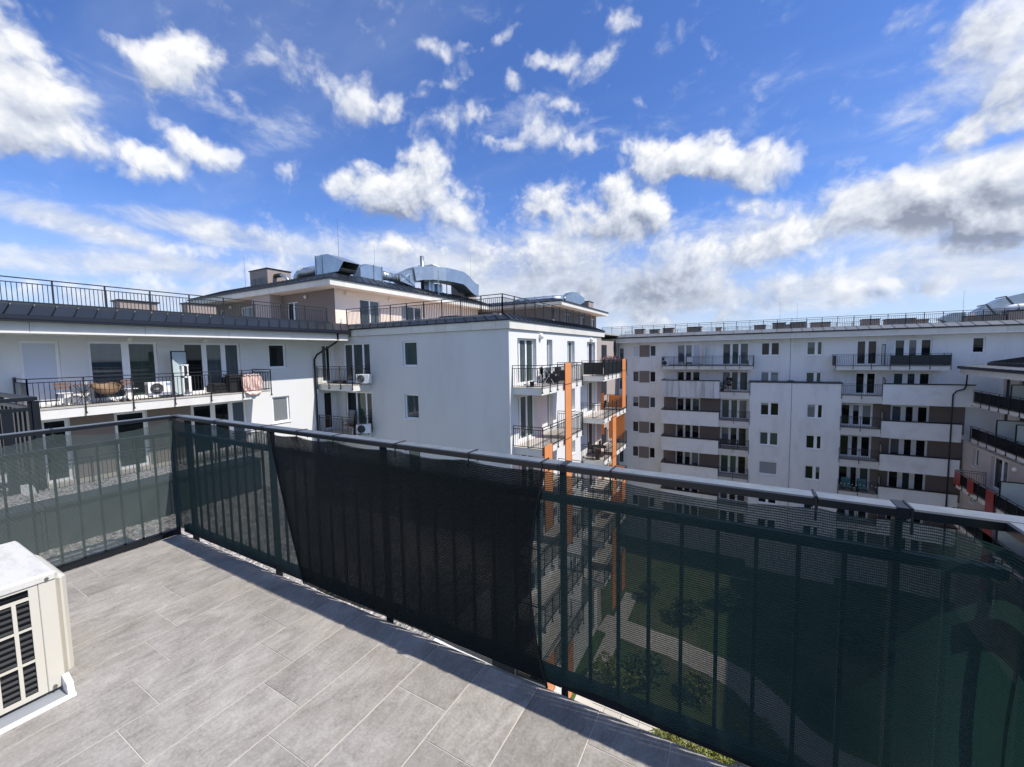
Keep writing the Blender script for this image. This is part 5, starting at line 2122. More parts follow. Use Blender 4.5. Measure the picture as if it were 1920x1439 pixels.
for i, z in enumerate(FL[1:6], 1):
    streak = STREAKED if i == 1 else PARAPET
    zt = z + (1.36 if i == 1 else 1.08)
    o = balcony(FB, -7.40, -1.87, 1.40, z, bB, rail=False)
    MB().box(-7.40, -1.87, 1.402, 1.52, z - .40, zt, FB).build('parapet', streak, o)
    MB().box(-7.40, -7.28, .02, 1.40, z - .03, zt, FB).build('parapet', PARAPET, o)
    b = MB()
    b.box(-7.46, -1.83, 1.38, 1.57, zt + .003, zt + .10, FB)
    b.box(-7.46, -7.24, .02, 1.38, zt + .003, zt + .10, FB)
    b.build('parapet_cap', GUTTER, o)
    o = balcony(FB, -1.865, .795, 1.40, z + .28, bB, slab=.66, ends=(False, False), post_step=1.3)
    if i >= 2:
        MB().box(-1.8, .78, .035, .06, z + .28, z + .36, FB).build('skirting', LOUV, o)
    o = balcony(FB, 7.955, 10.70, 1.40, z + .28, bB, slab=.66, ends=(False, False), post_step=1.35)
    zt = z + (1.34 if i == 1 else 1.06)
    o = balcony(FB, 10.72, 16.25 if i == 1 else 15.66, 1.40, z, bB, rail=False)
    ue = 16.25 if i == 1 else 15.66
    MB().box(10.72, ue, 1.402, 1.52, z - .40, zt, FB).build('parapet', PARAPET, o)
    MB().box(10.68, ue + .04, 1.38, 1.57, zt + .003, zt + .09, FB).build('parapet_cap', GUTTER, o)
    b = MB()
    b.bar(FB(10.95, .35, z), FB(10.95, .35, z + 1.9), .05)
    b.bar(FB(10.95, 1.0, z), FB(10.95, 1.0, z + 1.7), .05)
    b.bar(FB(10.95, .35, z + 1.9), FB(10.95, 1.0, z + 1.7), .05)
    b.build('divider_frame', BLACKM, o)
    MB().hexa([FB(10.94, .38, z + .05), FB(10.96, .38, z + .05), FB(10.96, .97, z + .05), FB(10.94, .97, z + .05), FB(10.94, .38, z + 1.86), FB(10.96, .38, z + 1.86), FB(10.96, .97, z + 1.68), FB(10.94, .97, z + 1.68)]).build('privacy_screen', FROST, o)
b = MB()
b.tube([(15.62, 45.6, -.35), (15.62, 45.72, -1.55), (15.60, 45.95, -1.85), (14.95 + .25, 46.0, -2.0), (15.0, 46.0, -2.3), (15.0, 46.0, GROUND)], .05, 10)
b.build('downpipe', GUTTER, bB, smooth=True)

# ducts on its right end
d6 = thing('ventilation_duct', 'slanting square duct hood behind the far roof railing, near the right end', 'duct', (15.5, 49.5, 3.6))
b = MB()
b.loft([[(15.4, 48.9, 3.62), (15.4, 49.9, 3.62), (14.8, 49.9, 3.95), (14.8, 48.9, 3.95)], [(16.35, 48.9, 3.7), (16.35, 49.9, 3.7), (15.6, 49.9, 4.40), (15.6, 48.9, 4.40)], [(16.5, 48.9, 3.7), (16.5, 49.9, 3.7), (16.4, 49.9, 4.42), (16.4, 48.9, 4.42)]])
b.build('hood', GALV, d6)
MB().box(14.82, 15.35, 48.88, 49.92, 3.63, 3.66).build('hood_back', GALVD, d6)
d7 = thing('ventilation_duct', 'large curved square duct rising above the far roof at the right edge', 'duct', (20, 51, 3.6))
sweep_square(d7, 'duct_section', [(17.9, 51.5, 4.0), (18.6, 51.5, 4.55), (19.4, 51.5, 5.05), (20.4, 51.5, 5.35), (21.6, 51.5, 5.5), (23.5, 51.5, 5.5)], 1.5, 1.1)
b = MB()
for (x, z) in ((18.6, 4.55), (19.7, 5.15)):
    b.bar((x - .35, 50.7, z + .55), (x + .35, 50.7, z - .5), .08)
    b.bar((x - .35, 50.7, z + .56), (x - .35, 52.3, z + .56), .08)
b.build('flange', GALVD, d7)
d8 = thing('ventilation_duct', 'bright round duct on the brown chimney box at the far roof end', 'duct', (20, 49.1, 4.4))
b = MB()
b.tube([(18.9, 49.1, 4.45), (19.0, 49.1, 4.58), (19.3, 49.1, 4.66), (23, 49.1, 4.66)], .27, 16)
b.build('round_duct', SILLM, d8, smooth=True)
b = MB()
for x in (19.4, 20.6, 21.8):
    seam_ring(b, (x, 49.1, 4.66), (1, 0, 0), .3)
b.build('joint_ring', GALV, d8)

# ------------------------------------------------------------------ right wing, seen along its balconies
bD = thing('apartment_building', 'beige right hand wing with slanting rows of balconies and red and milky glass panels', 'building', (22, 36, GROUND))
FD, FD2 = facing('-x', 17.8), facing('-x', 15.9)
DY0, DY1 = 12.0, 46.15
H, Wn = [], []
S = (H, Wn)
for z in (-2.9, -5.8):
    add_win(S, 45.25, 46.05, z + .1, z + 2.3, [(1, GL_D)], True)
    for u in (42.4, 37.2, 32.2):
        add_win(S, u, u + 1.7, z + .1, z + 2.3, [(1, GL_D), (1, GL_C)], True, mull=.2)
wall_holes(FD, DY0, DY1, -6.4, .0, H, .2).build('wall', PLASTER_OLD, bD)
for (u0, u1, z0, z1, lv, dr, kw) in Wn:
    window(FD, u0, u1, z0, z1, lv, bD, dr, **kw)
H, Wn = [], []
S = (H, Wn)
for z in FL[3:]:
    add_win(S, 43.9, 44.8, z + 1.0, z + 2.35, [(1, GL_C)], depth=.2)
    add_win(S, 40.0, 42.1, z + .1, z + 2.35, [(1, GL_C), (1, GL_D)], True, mull=.2, depth=.2)
    add_win(S, 36.0, 37.0, z + 1.0, z + 2.35, [(1, GL_D)], depth=.2)
    add_win(S, 31.0, 33.0, z + .1, z + 2.35, [(1, GL_D), (1, GL_D)], True, depth=.2)
wall_holes(FD2, DY0, DY1, GROUND, -6.15, H, .25).build('lower_wall', BEIGE, bD)
for (u0, u1, z0, z1, lv, dr, kw) in Wn:
    window(FD2, u0, u1, z0, z1, lv, bD, dr, **kw)
for z in FL[3:]:
    MB().box(DY0, 39.8, .002, .02, z - .3, z + 2.5, FD2).build('painted_field', TAUPE_L, bD)
lamp(FD2, 39.0, -6.55, bD, r=.14)
b = MB()
b.box(15.92, 30, DY0, DY0 + .2, GROUND, 0)
b.box(29.8, 30, DY0, DY1, GROUND, 0)
b.build('back_wall', BEIGE, bD)
for z in (-2.9, -5.8):
    o = balcony(FD, DY0, 46.1, 1.6, z, bD, rail=False, slab=.30)
    railing(FD, DY0, 46.1, z, o, h=1.02, front=1.64, post_step=1.25)
    MB().box(DY0, 46.0, 1.59, 1.60, z + .10, z + .86, FD).build('smoked_screen', SMOKE, o)
    for (u, top) in (((41.1, 1.78), (36.0, 1.78)) if z == -2.9 else ((42.6, 2.0), (40.2, 2.05), (35.5, 2.0))):
        f = MB()
        for v in (.06, 1.56):
            f.bar(FD(u, v, z), FD(u, v, z + top), .06)
        f.bar(FD(u, .06, z + top), FD(u, 1.56, z + top), .06)
        f.build('divider_frame', GUTTER, o)
        MB().box(u - .01, u + .01, .10, 1.52, z + .05, z + top - .03, FD).build('privacy_screen', FROST, o)
for z in (-8.7, -11.6):
    o = balcony(FD2, DY0, 42.6, 1.55, z, bD, rail=False, slab=.34)
    railing(FD2, DY0, 42.62, z, o, h=1.0, front=1.62, back=0.0, ends=(False, True), post_step=1.12)
    MB().box(DY0, 42.55, 1.57, 1.58, z + .12, z + .82, FD2).build('smoked_screen', SMOKE, o)
    for (u0, u1, lo) in ((41.65, 42.6, 0), (39.7, 40.6, 0), (37.1, 38.05, 2.9)):
        if z == -11.6 and not lo:
            continue
        MB().box(u0, u1, 1.655, 1.675, z - lo - .05, z + .92, FD2).build('red_panel', RED, o)
    f = MB()
    for v in (.06, 1.5):
        f.bar(FD2(36.9, v, z), FD2(36.9, v, z + 1.76), .06)
    f.bar(FD2(36.9, .06, z + 1.76), FD2(36.9, 1.5, z + 1.76), .06)
    f.build('divider_frame', GUTTER, o)
    MB().box(36.89, 36.91, .10, 1.46, z + .05, z + 1.73, FD2).build('privacy_screen', FROST, o)
# its roof: flat sheet eave, dark roof above, terrace railing
MB().box(15.25, 17.75, DY0, 45.85, -.62, -.20).build('eave_slab', FASCIA, bD)
b = MB()
b.box(15.12, 15.30, DY0, 45.95, -.19, .02)
b.box(15.30, 17.9, 45.85, 45.95, -.19, .02)
b.build('gutter', GUTTER, bD)
roof_panels((15.3, DY0, .0), (15.3, 45.85, .0), (16.6, DY0, .12), (16.6, 45.85, .12), 1.1, bD, ROOFG, .02)
MB().box(16.5, 16.62, DY0, 45.2, .05, .32).build('roof_kerb', GUTTER, bD)
roof_panels((16.62, DY0, .33), (16.62, 45.2, .33), (18.2, DY0, .80), (18.2, 43.6, .80), .55, bD)
roof_panels((16.62, 45.2, .33), (20, 45.2, .33), (18.2, 43.6, .80), (20, 43.6, .80), .55, bD)
MB().box(18.15, 30, DY0, 43.65, .60, .79).build('flat_roof', GRAVEL, bD)
MB().box(17.78, 30, 43.6, 45.2, -.2, .3).build('roof_end', ROOFM, bD)
rd_ = thing('roof_railing', 'dark screened terrace railing above the right wing roof at the right edge', 'railing', (17, 40, .8))
roof_rail(rd_, (18.25, 43.4, 0), (18.25, DY0, 0), .76, .86, 1.3)
roof_rail(rd_, (18.25, 43.4, 0), (27, 43.4, 0), .76, .86, 1.3)
MB().box(18.29, 18.30, DY0, 43.35, .85, 1.48).build('rail_screen', UPST, rd_)
MB().box(18.3, 27, 43.36, 43.37, .85, 1.48).build('rail_screen', UPST, rd_)

# ------------------------------------------------------------------ things on the balconies


def folding_chair(x, y, z, rz, label, slat=WOOD, seat=WHITEP, group=None):
    t = thing('folding_chair', label, 'chair', (x, y, z), group, rz)
    for sy in (-.19, .19):
        b = MB()
        b.bar((-.20, sy, 0), (.16, sy, .46), .02)
        b.bar((.20, sy, 0), (-.20, sy, .86), .02)
        b.build('leg', BLACKM, t, local=True)
    b = MB()
    for i in range(5):
        b.box(-.18 + i * .078, -.11 + i * .078, -.19, .19, .45, .468)
    b.build('seat', seat, t, local=True)
    for k in (.62, .74):
        b = MB()
        xx = .20 - .40 * k / .86
        b.box(xx - .01, xx + .008, -.20, .20, k, k + .075)
        b.build('back_slat', slat, t, local=True)
    return t


c1 = folding_chair(-21.4, 4.85, 0, 0.0, 'white seated folding chair with brown back slats beside the closed shutter')
c2 = folding_chair(-21.55, 6.72, 0, 0.2, 'folding chair with orange brown slats in front of the open balcony door')
t = thing('bistro_table', 'small round folding table between the slatted chair and the rattan bowl chair', 'table', (-21.4, 5.35, 0))
b = MB()
b.tube([(-21.4, 5.35, .72), (-21.4, 5.35, .74)], .32, 18)
b.build('table_top', WOOD, t)
for s in (-1, 1):
    b = MB()
    b.tube([(-21.4 - .22, 5.35 + s * .2, 0), (-21.4 + .1, 5.35 - s * .02, .42), (-21.4 + .2, 5.35 - s * .2, .72)], .010, 6)
    b.tube([(-21.4 + .22, 5.35 + s * .2, 0), (-21.4 - .2, 5.35 - s * .2, .72)], .010, 6)
    b.build('leg', BLACKM, t)
m = thing('mug', 'white mug standing on the small balcony table', 'mug', (-21.35, 5.4, .741))
MB().tube([(-21.35, 5.4, .741), (-21.35, 5.4, .84)], .045, 10).build('cup', WHITEP, m)
MB().tube([(-21.35, 5.445, .77), (-21.35, 5.485, .79), (-21.35, 5.445, .82)], .008, 5).build('handle', WHITEP, m)
t = thing('rattan_chair', 'round rattan bowl chair on thin dark legs by the reflecting door', 'chair', (-21.35, 6.0, 0))
rings = []
for i in range(7):
    k = i / 6
    r = .07 + .34 * math.sin(k * math.pi / 2)
    h = .34 + .30 * (1 - math.cos(k * math.pi / 2))
    rings.append([(-21.35 + r * math.cos(a) - .22 * (h - .34), 6.0 + r * math.sin(a), h + .30 * r * -math.cos(a)) for a in [2 * math.pi * q / 24 for q in range(24)]])
inner = [[(p[0], p[1], p[2] + .03) for p in g] for g in rings]
b = MB()
b.loft(rings + inner[::-1], cap=True)
b.build('seat_bowl', RATTAN, t)
b = MB()
b.tube(rings[-1] + rings[-1][:1], .022, 6)
b.build('rim', RATTAN, t)
for a in (.8, 2.4, 3.9, 5.5):
    MB().tube([(-21.35 + .16 * math.cos(a), 6 + .16 * math.sin(a), .40), (-21.35 + .30 * math.cos(a), 6 + .30 * math.sin(a), 0)], .012, 6).build('leg', BLACKM, t)
t = thing('storage_box', 'low white box under the small balcony table', 'box', (-21.8, 5.3, 0))
MB().bbox(-21.95, -21.7, 4.95, 5.65, 0.0, .20, .02).build('body', WHITEP, t)
MB().bbox(-21.97, -21.68, 4.93, 5.67, .202, .24, .015).build('lid', WHITEP, t)
for (yy, lab) in ((6.30, 'left black shoe lying on the balcony floor'), (6.48, 'right black shoe lying on the balcony floor')):
    t = thing('shoe', lab, 'shoe', (-21.0, yy, 0))
    MB().loft([[(-21.12 + dx, yy + dy * w, z * h) for dx, dy, z in ((0, -1, 0), (0, 1, 0), (0, .8, 1), (0, -.8, 1))] for w, h, dx in [(.035, .07, 0)]] +
              [[(-21.12 + q, yy + dy * w, z * h) for dy, z in ((-1, 0), (1, 0), (.8, 1), (-.8, 1))] for q, w, h in ((.10, .042, .085), (.20, .045, .05), (.27, .03, .03))]).build('upper', BLACKR, t)
    MB().box(-21.13, -20.84, yy - .046, yy + .046, -.0, .012).build('sole', CLOTHK, t)


def outdoor_unit(x, y, z, rz, label, w=.80, h=.52, d=.30, logo=True, mark=True):
    """fan on the local +x face"""
    t = thing('air_conditioner', label, 'air conditioner', (x, y, z), None, rz)
    b = MB()
    b.bbox(-d / 2, d / 2, -w / 2, w / 2, .06, .06 + h, .015)
    b.build('casing', WHITEP, t, local=True)
    b = MB()
    cy = -.10
    b.tube([(d / 2 - .02, cy, .06 + h / 2), (d / 2 + .012, cy, .06 + h / 2)], .225, 24)
    f = b.build('fan_grille', DARKPL, t, local=True)
    b = MB()
    for k in range(5):
        r = .05 + k * .042
        b.tube([(d / 2 + .016, cy + r * math.cos(a), .06 + h / 2 + r * math.sin(a)) for a in [2 * math.pi * q / 20 for q in range(21)]], .004, 4)
    b.build('grille_ring', SHUTG, f, local=True)
    if mark:   # the unreadable pale maker's mark on the hub, three blurred letters
        b = MB()
        zc = .06 + h / 2
        X = d / 2 + .022
        for (a, c) in (((-.075, -.03), (-.055, .03)), ((-.055, .03), (-.035, -.03)), ((-.068, -.01), (-.042, -.01)), ((-.018, .03), (-.018, -.03)), ((-.018, -.03), (.012, -.03)), ((.012, -.03), (.012, .03)),
                       ((.032, .03), (.068, -.03)), ((.068, .03), (.032, -.03))):
            b.bar((X, cy + a[0] * 1.1, zc + a[1]), (X, cy + c[0] * 1.1, zc + c[1]), .010)
        b.build('maker_mark', BULB, f, local=True)
    if logo:
        b = MB()
        b.box(d / 2 + .001, d / 2 + .004, .22, .37, .06 + h - .15, .06 + h - .05)
        lb = b.build('label_sticker', BLUEL, t, local=True)
        MB().box(d / 2 + .005, d / 2 + .007, .245, .345, .06 + h - .115, .06 + h - .09).build('label_print', BULB, lb, local=True)
    b = MB()
    for k in range(9):
        b.box(-d / 2 + .03, d / 2 - .03, -w / 2 - .004, -w / 2 - .001, .11 + k * .045, .135 + k * .045)
    b.build('side_louvre', DARKPL, t, local=True)
    for s in (-.28, .28):
        b = MB()
        b.box(-d / 2 - .02, d / 2 + .02, s - .03, s + .03, 0, .06)
        b.build('foot', BLACKM, t, local=True)
    return t


outdoor_unit(-21.25, 7.55, 0.08, 0, 'white air conditioner with dark round fan and blue sticker on the long balcony', h=.54)
outdoor_unit(-18.85, 16.15, 0, -1.2, 'white air conditioner on the upper corner balcony under the downpipe eave', logo=False, mark=False)
outdoor_unit(-19.0, 16.12, -2.9, -.9, 'white air conditioner on the lower corner balcony beside the garden chair', logo=False, mark=False)
outdoor_unit(-7.12, 46.75, 0, -1.57, 'air conditioner at the left end of the far top balcony', logo=False, mark=False, w=.7)
outdoor_unit(.78, 46.75, 0, 3.3, 'air conditioner at the right end of the far top left balcony', logo=False, mark=False, w=.7)
# white shelf tower
t = thing('shelf_tower', 'narrow white shelf tower beside the milky divider screen', 'shelf', (-21.3, 8.55, 0))
for (y0, y1, z0, z1, nm, mt) in ((8.42, 8.66, 0, .06, 'base', WHITEP), (8.40, 8.46, .06, 1.36, 'post', WHITEP), (8.60, 8.72, .06, .80, 'post', WHITEP), (8.40, 8.72, .80, .86, 'shelf', WHITEP), (8.36, 8.64, 1.33, 1.38, 'shelf', WHITEP), (8.46, 8.60, .30, .62, 'cubby', BLACKR), (8.46, 8.58, .95, 1.28, 'cubby', BLACKR), (8.56, 8.62, .86, 1.33, 'post', WHITEP)):
    MB().box(-21.45, -21.15, y0, y1, z0, z1).build(nm, mt, t)
# black rattan sofa
t = thing('rattan_sofa', 'black rattan corner sofa under the curtained triple door', 'sofa', (-21.3, 10.1, 0))
MB().bbox(-21.75, -21.0, 9.5, 10.78, .06, .36, .03).build('base', BLACKR, t)
MB().bbox(-21.75, -21.0, 10.80, 10.98, .06, .74, .03).build('arm', BLACKR, t)
MB().bbox(-21.75, -21.0, 10.15, 10.36, .37, .72, .03).build('backrest', BLACKR, t)
for y in (9.55, 9.84):
    MB().bbox(-21.70, -21.02, y, y + .28, .37, .46, .03).build('cushion', CLOTHK, t)
t = thing('storage_chest', 'tall black wicker chest beside the pink blanket on the balcony', 'chest', (-20.95, 10.45, 0))
MB().bbox(-21.2, -20.75, 10.05, 10.72, .02, .80, .03).build('body', BLACKR, t)
MB().bbox(-21.22, -20.73, 10.03, 10.74, .802, .84, .02).build('lid', BLACKR, t)
# pink blanket bundled behind the railing, a fold of it slipping out under the bottom bar
t = thing('blanket', 'pale pink blanket bundled behind the balcony railing bars at its right end', 'blanket', (-20.6, 10.95, .3))
b = MB()
nu, nv = 40, 30
vs = []
for i in range(nu + 1):
    u = i / nu
    q = 2 * u - 1
    for j in range(nv + 1):
        v = j / nv
        zt = .86 - .10 * abs(q) ** 3 + .03 * math.sin(u * 11)
        zb = -.17 + .22 * abs(q) ** 2.5
        z = zt + (zb - zt) * v
        y = 10.93 + q * (.44 + .05 * math.sin(v * 4)) + .02 * math.sin(z * 17)
        fold = .040 * math.sin(u * 19 + 3.0 * math.sin(v * 3.2 + u * 2)) + .02 * math.sin(u * 41 + v * 9)
        x = -20.60 + .05 * math.sin(v * math.pi) + fold * (.4 + .6 * v)
        if z < .06:
            x += min(.20, (.06 - z) * 1.6)
        x = min(x, -20.485) if z > .09 else x
        vs.append((x, y, z))
b.add(vs, [(i * (nv + 1) + j, (i + 1) * (nv + 1) + j, (i + 1) * (nv + 1) + j + 1, i * (nv + 1) + j + 1) for i in range(nu) for j in range(nv)])
o = b.build('cloth', CLOTHP, t, smooth=True)
sm = o.modifiers.new('thickness', 'SOLIDIFY')
sm.thickness = .02
# corner balconies
t = thing('garden_chair', 'wooden garden chair with a grey cushion on the lower corner balcony', 'chair', (-20.4, 16.2, -2.9))
for (dx, dy) in ((-.25, -.25), (.25, -.25), (-.25, .25), (.25, .25)):
    MB().bar((-20.4 + dx, 16.2 + dy, -2.9), (-20.4 + dx * .9, 16.2 + dy * .9, -2.28 if dy < 0 else -1.8), .045).build('leg', WOOD, t)
for i in range(5):
    MB().box(-20.65, -20.15, 15.95 + i * .1, 16.03 + i * .1, -2.48, -2.455).build('seat_slat', WOOD, t)
for s in (-.26, .26):
    MB().box(-20.4 + s - .03, -20.4 + s + .03, 15.93, 16.42, -2.28, -2.25).build('arm', WOOD, t)
MB().hexa([(-20.64, 16.36, -2.42), (-20.16, 16.36, -2.42), (-20.16, 16.43, -2.42), (-20.64, 16.43, -2.42), (-20.64, 16.50, -1.62), (-20.16, 16.50, -1.62), (-20.16, 16.57, -1.62), (-20.64, 16.57, -1.62)]).build('cushion', CLOTHG, t)
t = thing('planter_box', 'grey box standing before the air conditioner on the lower corner balcony', 'box', (-19.6, 15.9, -2.9))
MB().bbox(-19.85, -19.45, 15.7, 16.1, -2.9, -2.48, .02).build('body', CLOTHG, t)
MB().box(-19.83, -19.47, 15.72, 16.08, -2.478, -2.46).build('soil', BARK, t)
t = thing('door_mat', 'dark low bench lying by the doors of the upper corner balcony', 'bench', (-21, 16.3, 0))
MB().box(-21.6, -20.6, 16.1, 16.45, .12, .17).build('seat', DARKPL, t)
for x in (-21.5, -20.7):
    MB().box(x - .03, x + .03, 16.12, 16.43, 0, .12).build('leg', DARKPL, t)

# the orange-panelled block's balconies
t = thing('lantern', 'small black lantern on the nearest orange block balcony', 'lantern', (-8.7, 17.4, 0))
MB().box(-8.8, -8.6, 17.3, 17.5, 0, .03).build('base', BLACKM, t)
MB().box(-8.78, -8.62, 17.32, 17.48, .03, .22).build('glass', SMOKE, t)
MB().box(-8.8, -8.6, 17.3, 17.5, .222, .26).build('roof', BLACKM, t)
t = thing('drying_rack', 'folding rack hung with white and dark laundry on the near top balcony', 'rack', (-8.6, 18.7, 0))
for s in (-.45, .45):
    MB().bar((-8.9, 18.7 + s, 0), (-8.3, 18.7 + s, .92), .025).build('leg', WHITEP, t)
    MB().bar((-8.3, 18.7 + s, 0), (-8.9, 18.7 + s, .92), .025).build('leg', WHITEP, t)
for i in range(6):
    xx = -8.92 + i * .125
    MB().bar((xx, 18.2, .92), (xx, 19.2, .92), .014).build('rail', WHITEP, t)
for i, (m_, k) in enumerate(((WHITEP, .5), (CLOTHK, .45), (WHITEP, .6), (CLOTHG, .4), (WHITEP, .35))):
    g = thing('laundry', ['white shirt', 'black towel', 'white sheet', 'grey towel', 'white towel'][i] + ' hanging on the drying rack of the near top balcony', 'laundry', (-8.4 - i * .1, 18.35 + i * .15, .92))
    b = MB()
    y0 = 18.28 + i * .17
    xx = -8.92 + (i % 5) * .125
    for a in range(6):
        z = .93
        b.quad((xx + .012 * math.sin(a), y0 + a * .04, z), (xx + .012 * math.sin(a + 1), y0 + a * .04 + .04, z), (xx + .03 * math.sin(a + 1.5), y0 + a * .04 + .04, z - k), (xx + .03 * math.sin(a + .5), y0 + a * .04, z - k))
    o = b.build('cloth', m_, g)
    o.modifiers.new('thickness', 'SOLIDIFY').thickness = .008
for (y, lab) in ((20.0, 'black wicker armchair beside the laundry rack, nearer the first orange panel'), (21.6, 'black wicker armchair behind the first orange panel')):
    t = thing('wicker_armchair', lab, 'chair', (-8.8, y, 0))
    MB().bbox(-9.1, -8.5, y - .3, y + .3, .05, .40, .03).build('base', BLACKR, t)
    MB().bbox(-9.22, -9.08, y - .32, y + .32, .05, .82, .03).build('backrest', BLACKR, t)
    for s in (-.29, .29):
        MB().bbox(-9.08, -8.5, y + s - .05, y + s + .05, .41, .62, .02).build('arm', BLACKR, t)
    MB().bbox(-9.06, -8.52, y - .23, y + .23, .405, .48, .02).build('cushion', CLOTHG, t)
# closed parasol and flower boxes on the second top balcony
t = thing('parasol', 'closed black parasol standing on the upper far orange block balcony', 'parasol', (-8.45, 31.2, 0))
MB().box(-8.7, -8.2, 30.95, 31.45, 0, .06).build('base', CLOTHG, t)
MB().tube([(-8.45, 31.2, .06), (-8.45, 31.2, 2.5)], .022, 8).build('pole', BLACKM, t)
b = MB()
b.tube([(-8.45, 31.2, 1.02), (-8.45, 31.2, 1.12), (-8.45, 31.2, 1.3), (-8.45, 31.2, 1.9), (-8.45, 31.2, 2.35), (-8.45, 31.2, 2.5)], [.17, .16, .09, .13, .11, .03], 9)
b.build('folded_canopy', CLOTHK, t)
MB().tube([(-8.45, 31.2, 2.52), (-8.45, 31.2, 2.62)], [.03, .015], 6).build('finial', BLACKM, t)
for i, lab in enumerate(('left', 'second', 'third', 'right')):
    y = 27.5 + i * 1.05
    t = thing('flower_box', ['left end', 'second from left', 'third from left', 'right end'][i] + ' flower box with pink blooms on the screened far top balcony', 'flower box', (-8.05, y, .95))
    MB().bbox(-8.18, -7.98, y - .42, y + .42, .92, 1.10, .02).build('trough', POT, t)
    fb, lb = MB(), MB()
    for k in range(110):
        p = Vector((-8.08 + rng.gauss(0, .08), y + rng.uniform(-.42, .42), 1.12 + abs(rng.gauss(0, .10))))
        s = rng.uniform(.02, .04)
        q = lb if rng.random() < .6 else fb
        a = Vector((rng.gauss(0, 1), rng.gauss(0, 1), rng.gauss(0, 1))).normalized() * s
        c = a.cross(Vector((.3, .5, .8))).normalized() * s
        q.add([p - a, p + c, p + a, p - c], [(0, 1, 2, 3)])
    lb.build('leaves', LEAF, t)
    fb.build('blooms', PINKF, t)
# table set and pot two floors below
t = thing('garden_table', 'dark garden table on the third far orange block balcony', 'table', (-8.7, 28.0, -5.8))
MB().tube([(-8.7, 28.0, -5.10), (-8.7, 28.0, -5.07)], .5, 18).build('table_top', DARKPL, t)
MB().tube([(-8.7, 28.0, -5.8), (-8.7, 28.0, -5.1)], .04, 8).build('pedestal', BLACKM, t)
MB().box(-9.0, -8.4, 27.7, 28.3, -5.8, -5.77).build('base', BLACKM, t)
for i, (dx, dy) in enumerate(((0, -.85), (0, .85), (-.6, .2))):
    t = thing('garden_chair', ['dark garden chair left of the round table', 'dark garden chair right of the round table', 'dark garden chair behind the round table'][i], 'chair', (-8.7 + dx, 28 + dy, -5.8))
    x, y, z = -8.7 + dx, 28 + dy, -5.8
    MB().box(x - .22, x + .22, y - .22, y + .22, z + .42, z + .46).build('seat', DARKPL, t)
    MB().box(x - .24, x - .20, y - .22, y + .22, z + .46, z + .92).build('backrest', DARKPL, t)
    for (a, c) in ((-1, -1), (1, -1), (1, 1), (-1, 1)):
        MB().bar((x + a * .2, y + c * .2, z), (x + a * .2, y + c * .2, z + .42), .03).build('leg', BLACKM, t)
t = thing('plant_pot', 'tall brown tapered pot at the near corner of the third far balcony', 'pot', (-8.5, 26.95, -5.8))
MB().tube([(-8.5, 26.98, -5.8), (-8.5, 26.98, -5.05)], [.15, .24], 12).build('pot', POT, t)
MB().tube([(-8.5, 26.98, -5.06), (-8.5, 26.98, -5.03)], .25, 12).build('rim', POT, t)

# far block: lounger, chair, bench, teal chairs, plant
t = thing('sun_lounger', 'pale folding lounger behind the far top left railing', 'lounger', (-5.6, 46.8, 0))
MB().hexa([(-6.1, 46.55, .30), (-5.4, 46.55, .30), (-5.4, 47.05, .30), (-6.1, 47.05, .30), (-6.1, 46.55, .34), (-5.4, 46.55, .34), (-5.4, 47.05, .34), (-6.1, 47.05, .34)]).build('seat', WHITEP, t)
MB().hexa([(-6.1, 46.55, .34), (-6.06, 46.55, .34), (-6.06, 47.05, .34), (-6.1, 47.05, .34), (-6.35, 46.55, .95), (-6.31, 46.55, .95), (-6.31, 47.05, .95), (-6.35, 47.05, .95)]).build('backrest', WHITEP, t)
for x in (-6.05, -5.45):
    for y in (46.58, 47.02):
        MB().bar((x, y, 0), (x, y, .30), .03).build('leg', WHITEP, t)
t = thing('garden_chair', 'white chair in front of the curtained far top left door', 'chair', (-4.8, 46.85, 0))
MB().box(-5.05, -4.55, 46.6, 47.05, .40, .44).build('seat', WHITEP, t)
MB().box(-5.05, -4.55, 47.02, 47.06, .44, .95).build('backrest', WHITEP, t)
for x in (-5.02, -4.58):
    for y in (46.63, 47.02):
        MB().bar((x, y, 0), (x, y, .40), .035).build('leg', BLACKM, t)
t = thing('garden_bench', 'black bench on the fourth far balcony down, left of the projecting block', 'bench', (-.9, 46.6, -8.42))
MB().box(-1.75, -.05, 46.35, 46.75, -8.0, -7.95).build('seat', BLACKR, t)
for i in range(9):
    MB().box(-1.72 + i * .19, -1.60 + i * .19, 46.36, 46.40, -7.95, -7.55).build('back_slat', BLACKR, t)
MB().box(-1.78, -.02, 46.345, 46.41, -7.55, -7.50).build('back_rail', BLACKR, t)
for x in (-1.7, -.1):
    for y in (46.4, 46.7):
        MB().bar((x, y, -8.42), (x, y, -8.0), .05).build('leg', BLACKR, t)
for i, (x, lab) in enumerate(((8.6, 'teal cushioned chair at the left of the lowest visible far right balcony'), (9.75, 'teal cushioned chair in the middle of the lowest visible far right balcony'))):
    z = -11.32
    t = thing('garden_chair', lab, 'chair', (x, 46.7, z))
    MB().bbox(x - .32, x + .32, 46.45, 46.98, z + .30, z + .44, .03).build('seat_cushion', TEAL, t)
    MB().bbox(x - .32, x + .32, 46.98, 47.10, z + .40, z + 1.05, .03).build('back_cushion', TEAL, t)
    for (a, c) in ((-1, 46.5), (1, 46.5), (-1, 47.05), (1, 47.05)):
        MB().bar((x + a * .28, c, z), (x + a * .28, c, z + .30), .04).build('leg', BLACKM, t)
t = thing('garden_table', 'low dark table between the teal cushioned chairs', 'table', (9.15, 46.5, -11.32))
MB().box(8.95, 9.4, 46.35, 46.65, -10.92, -10.88).build('table_top', DARKPL, t)
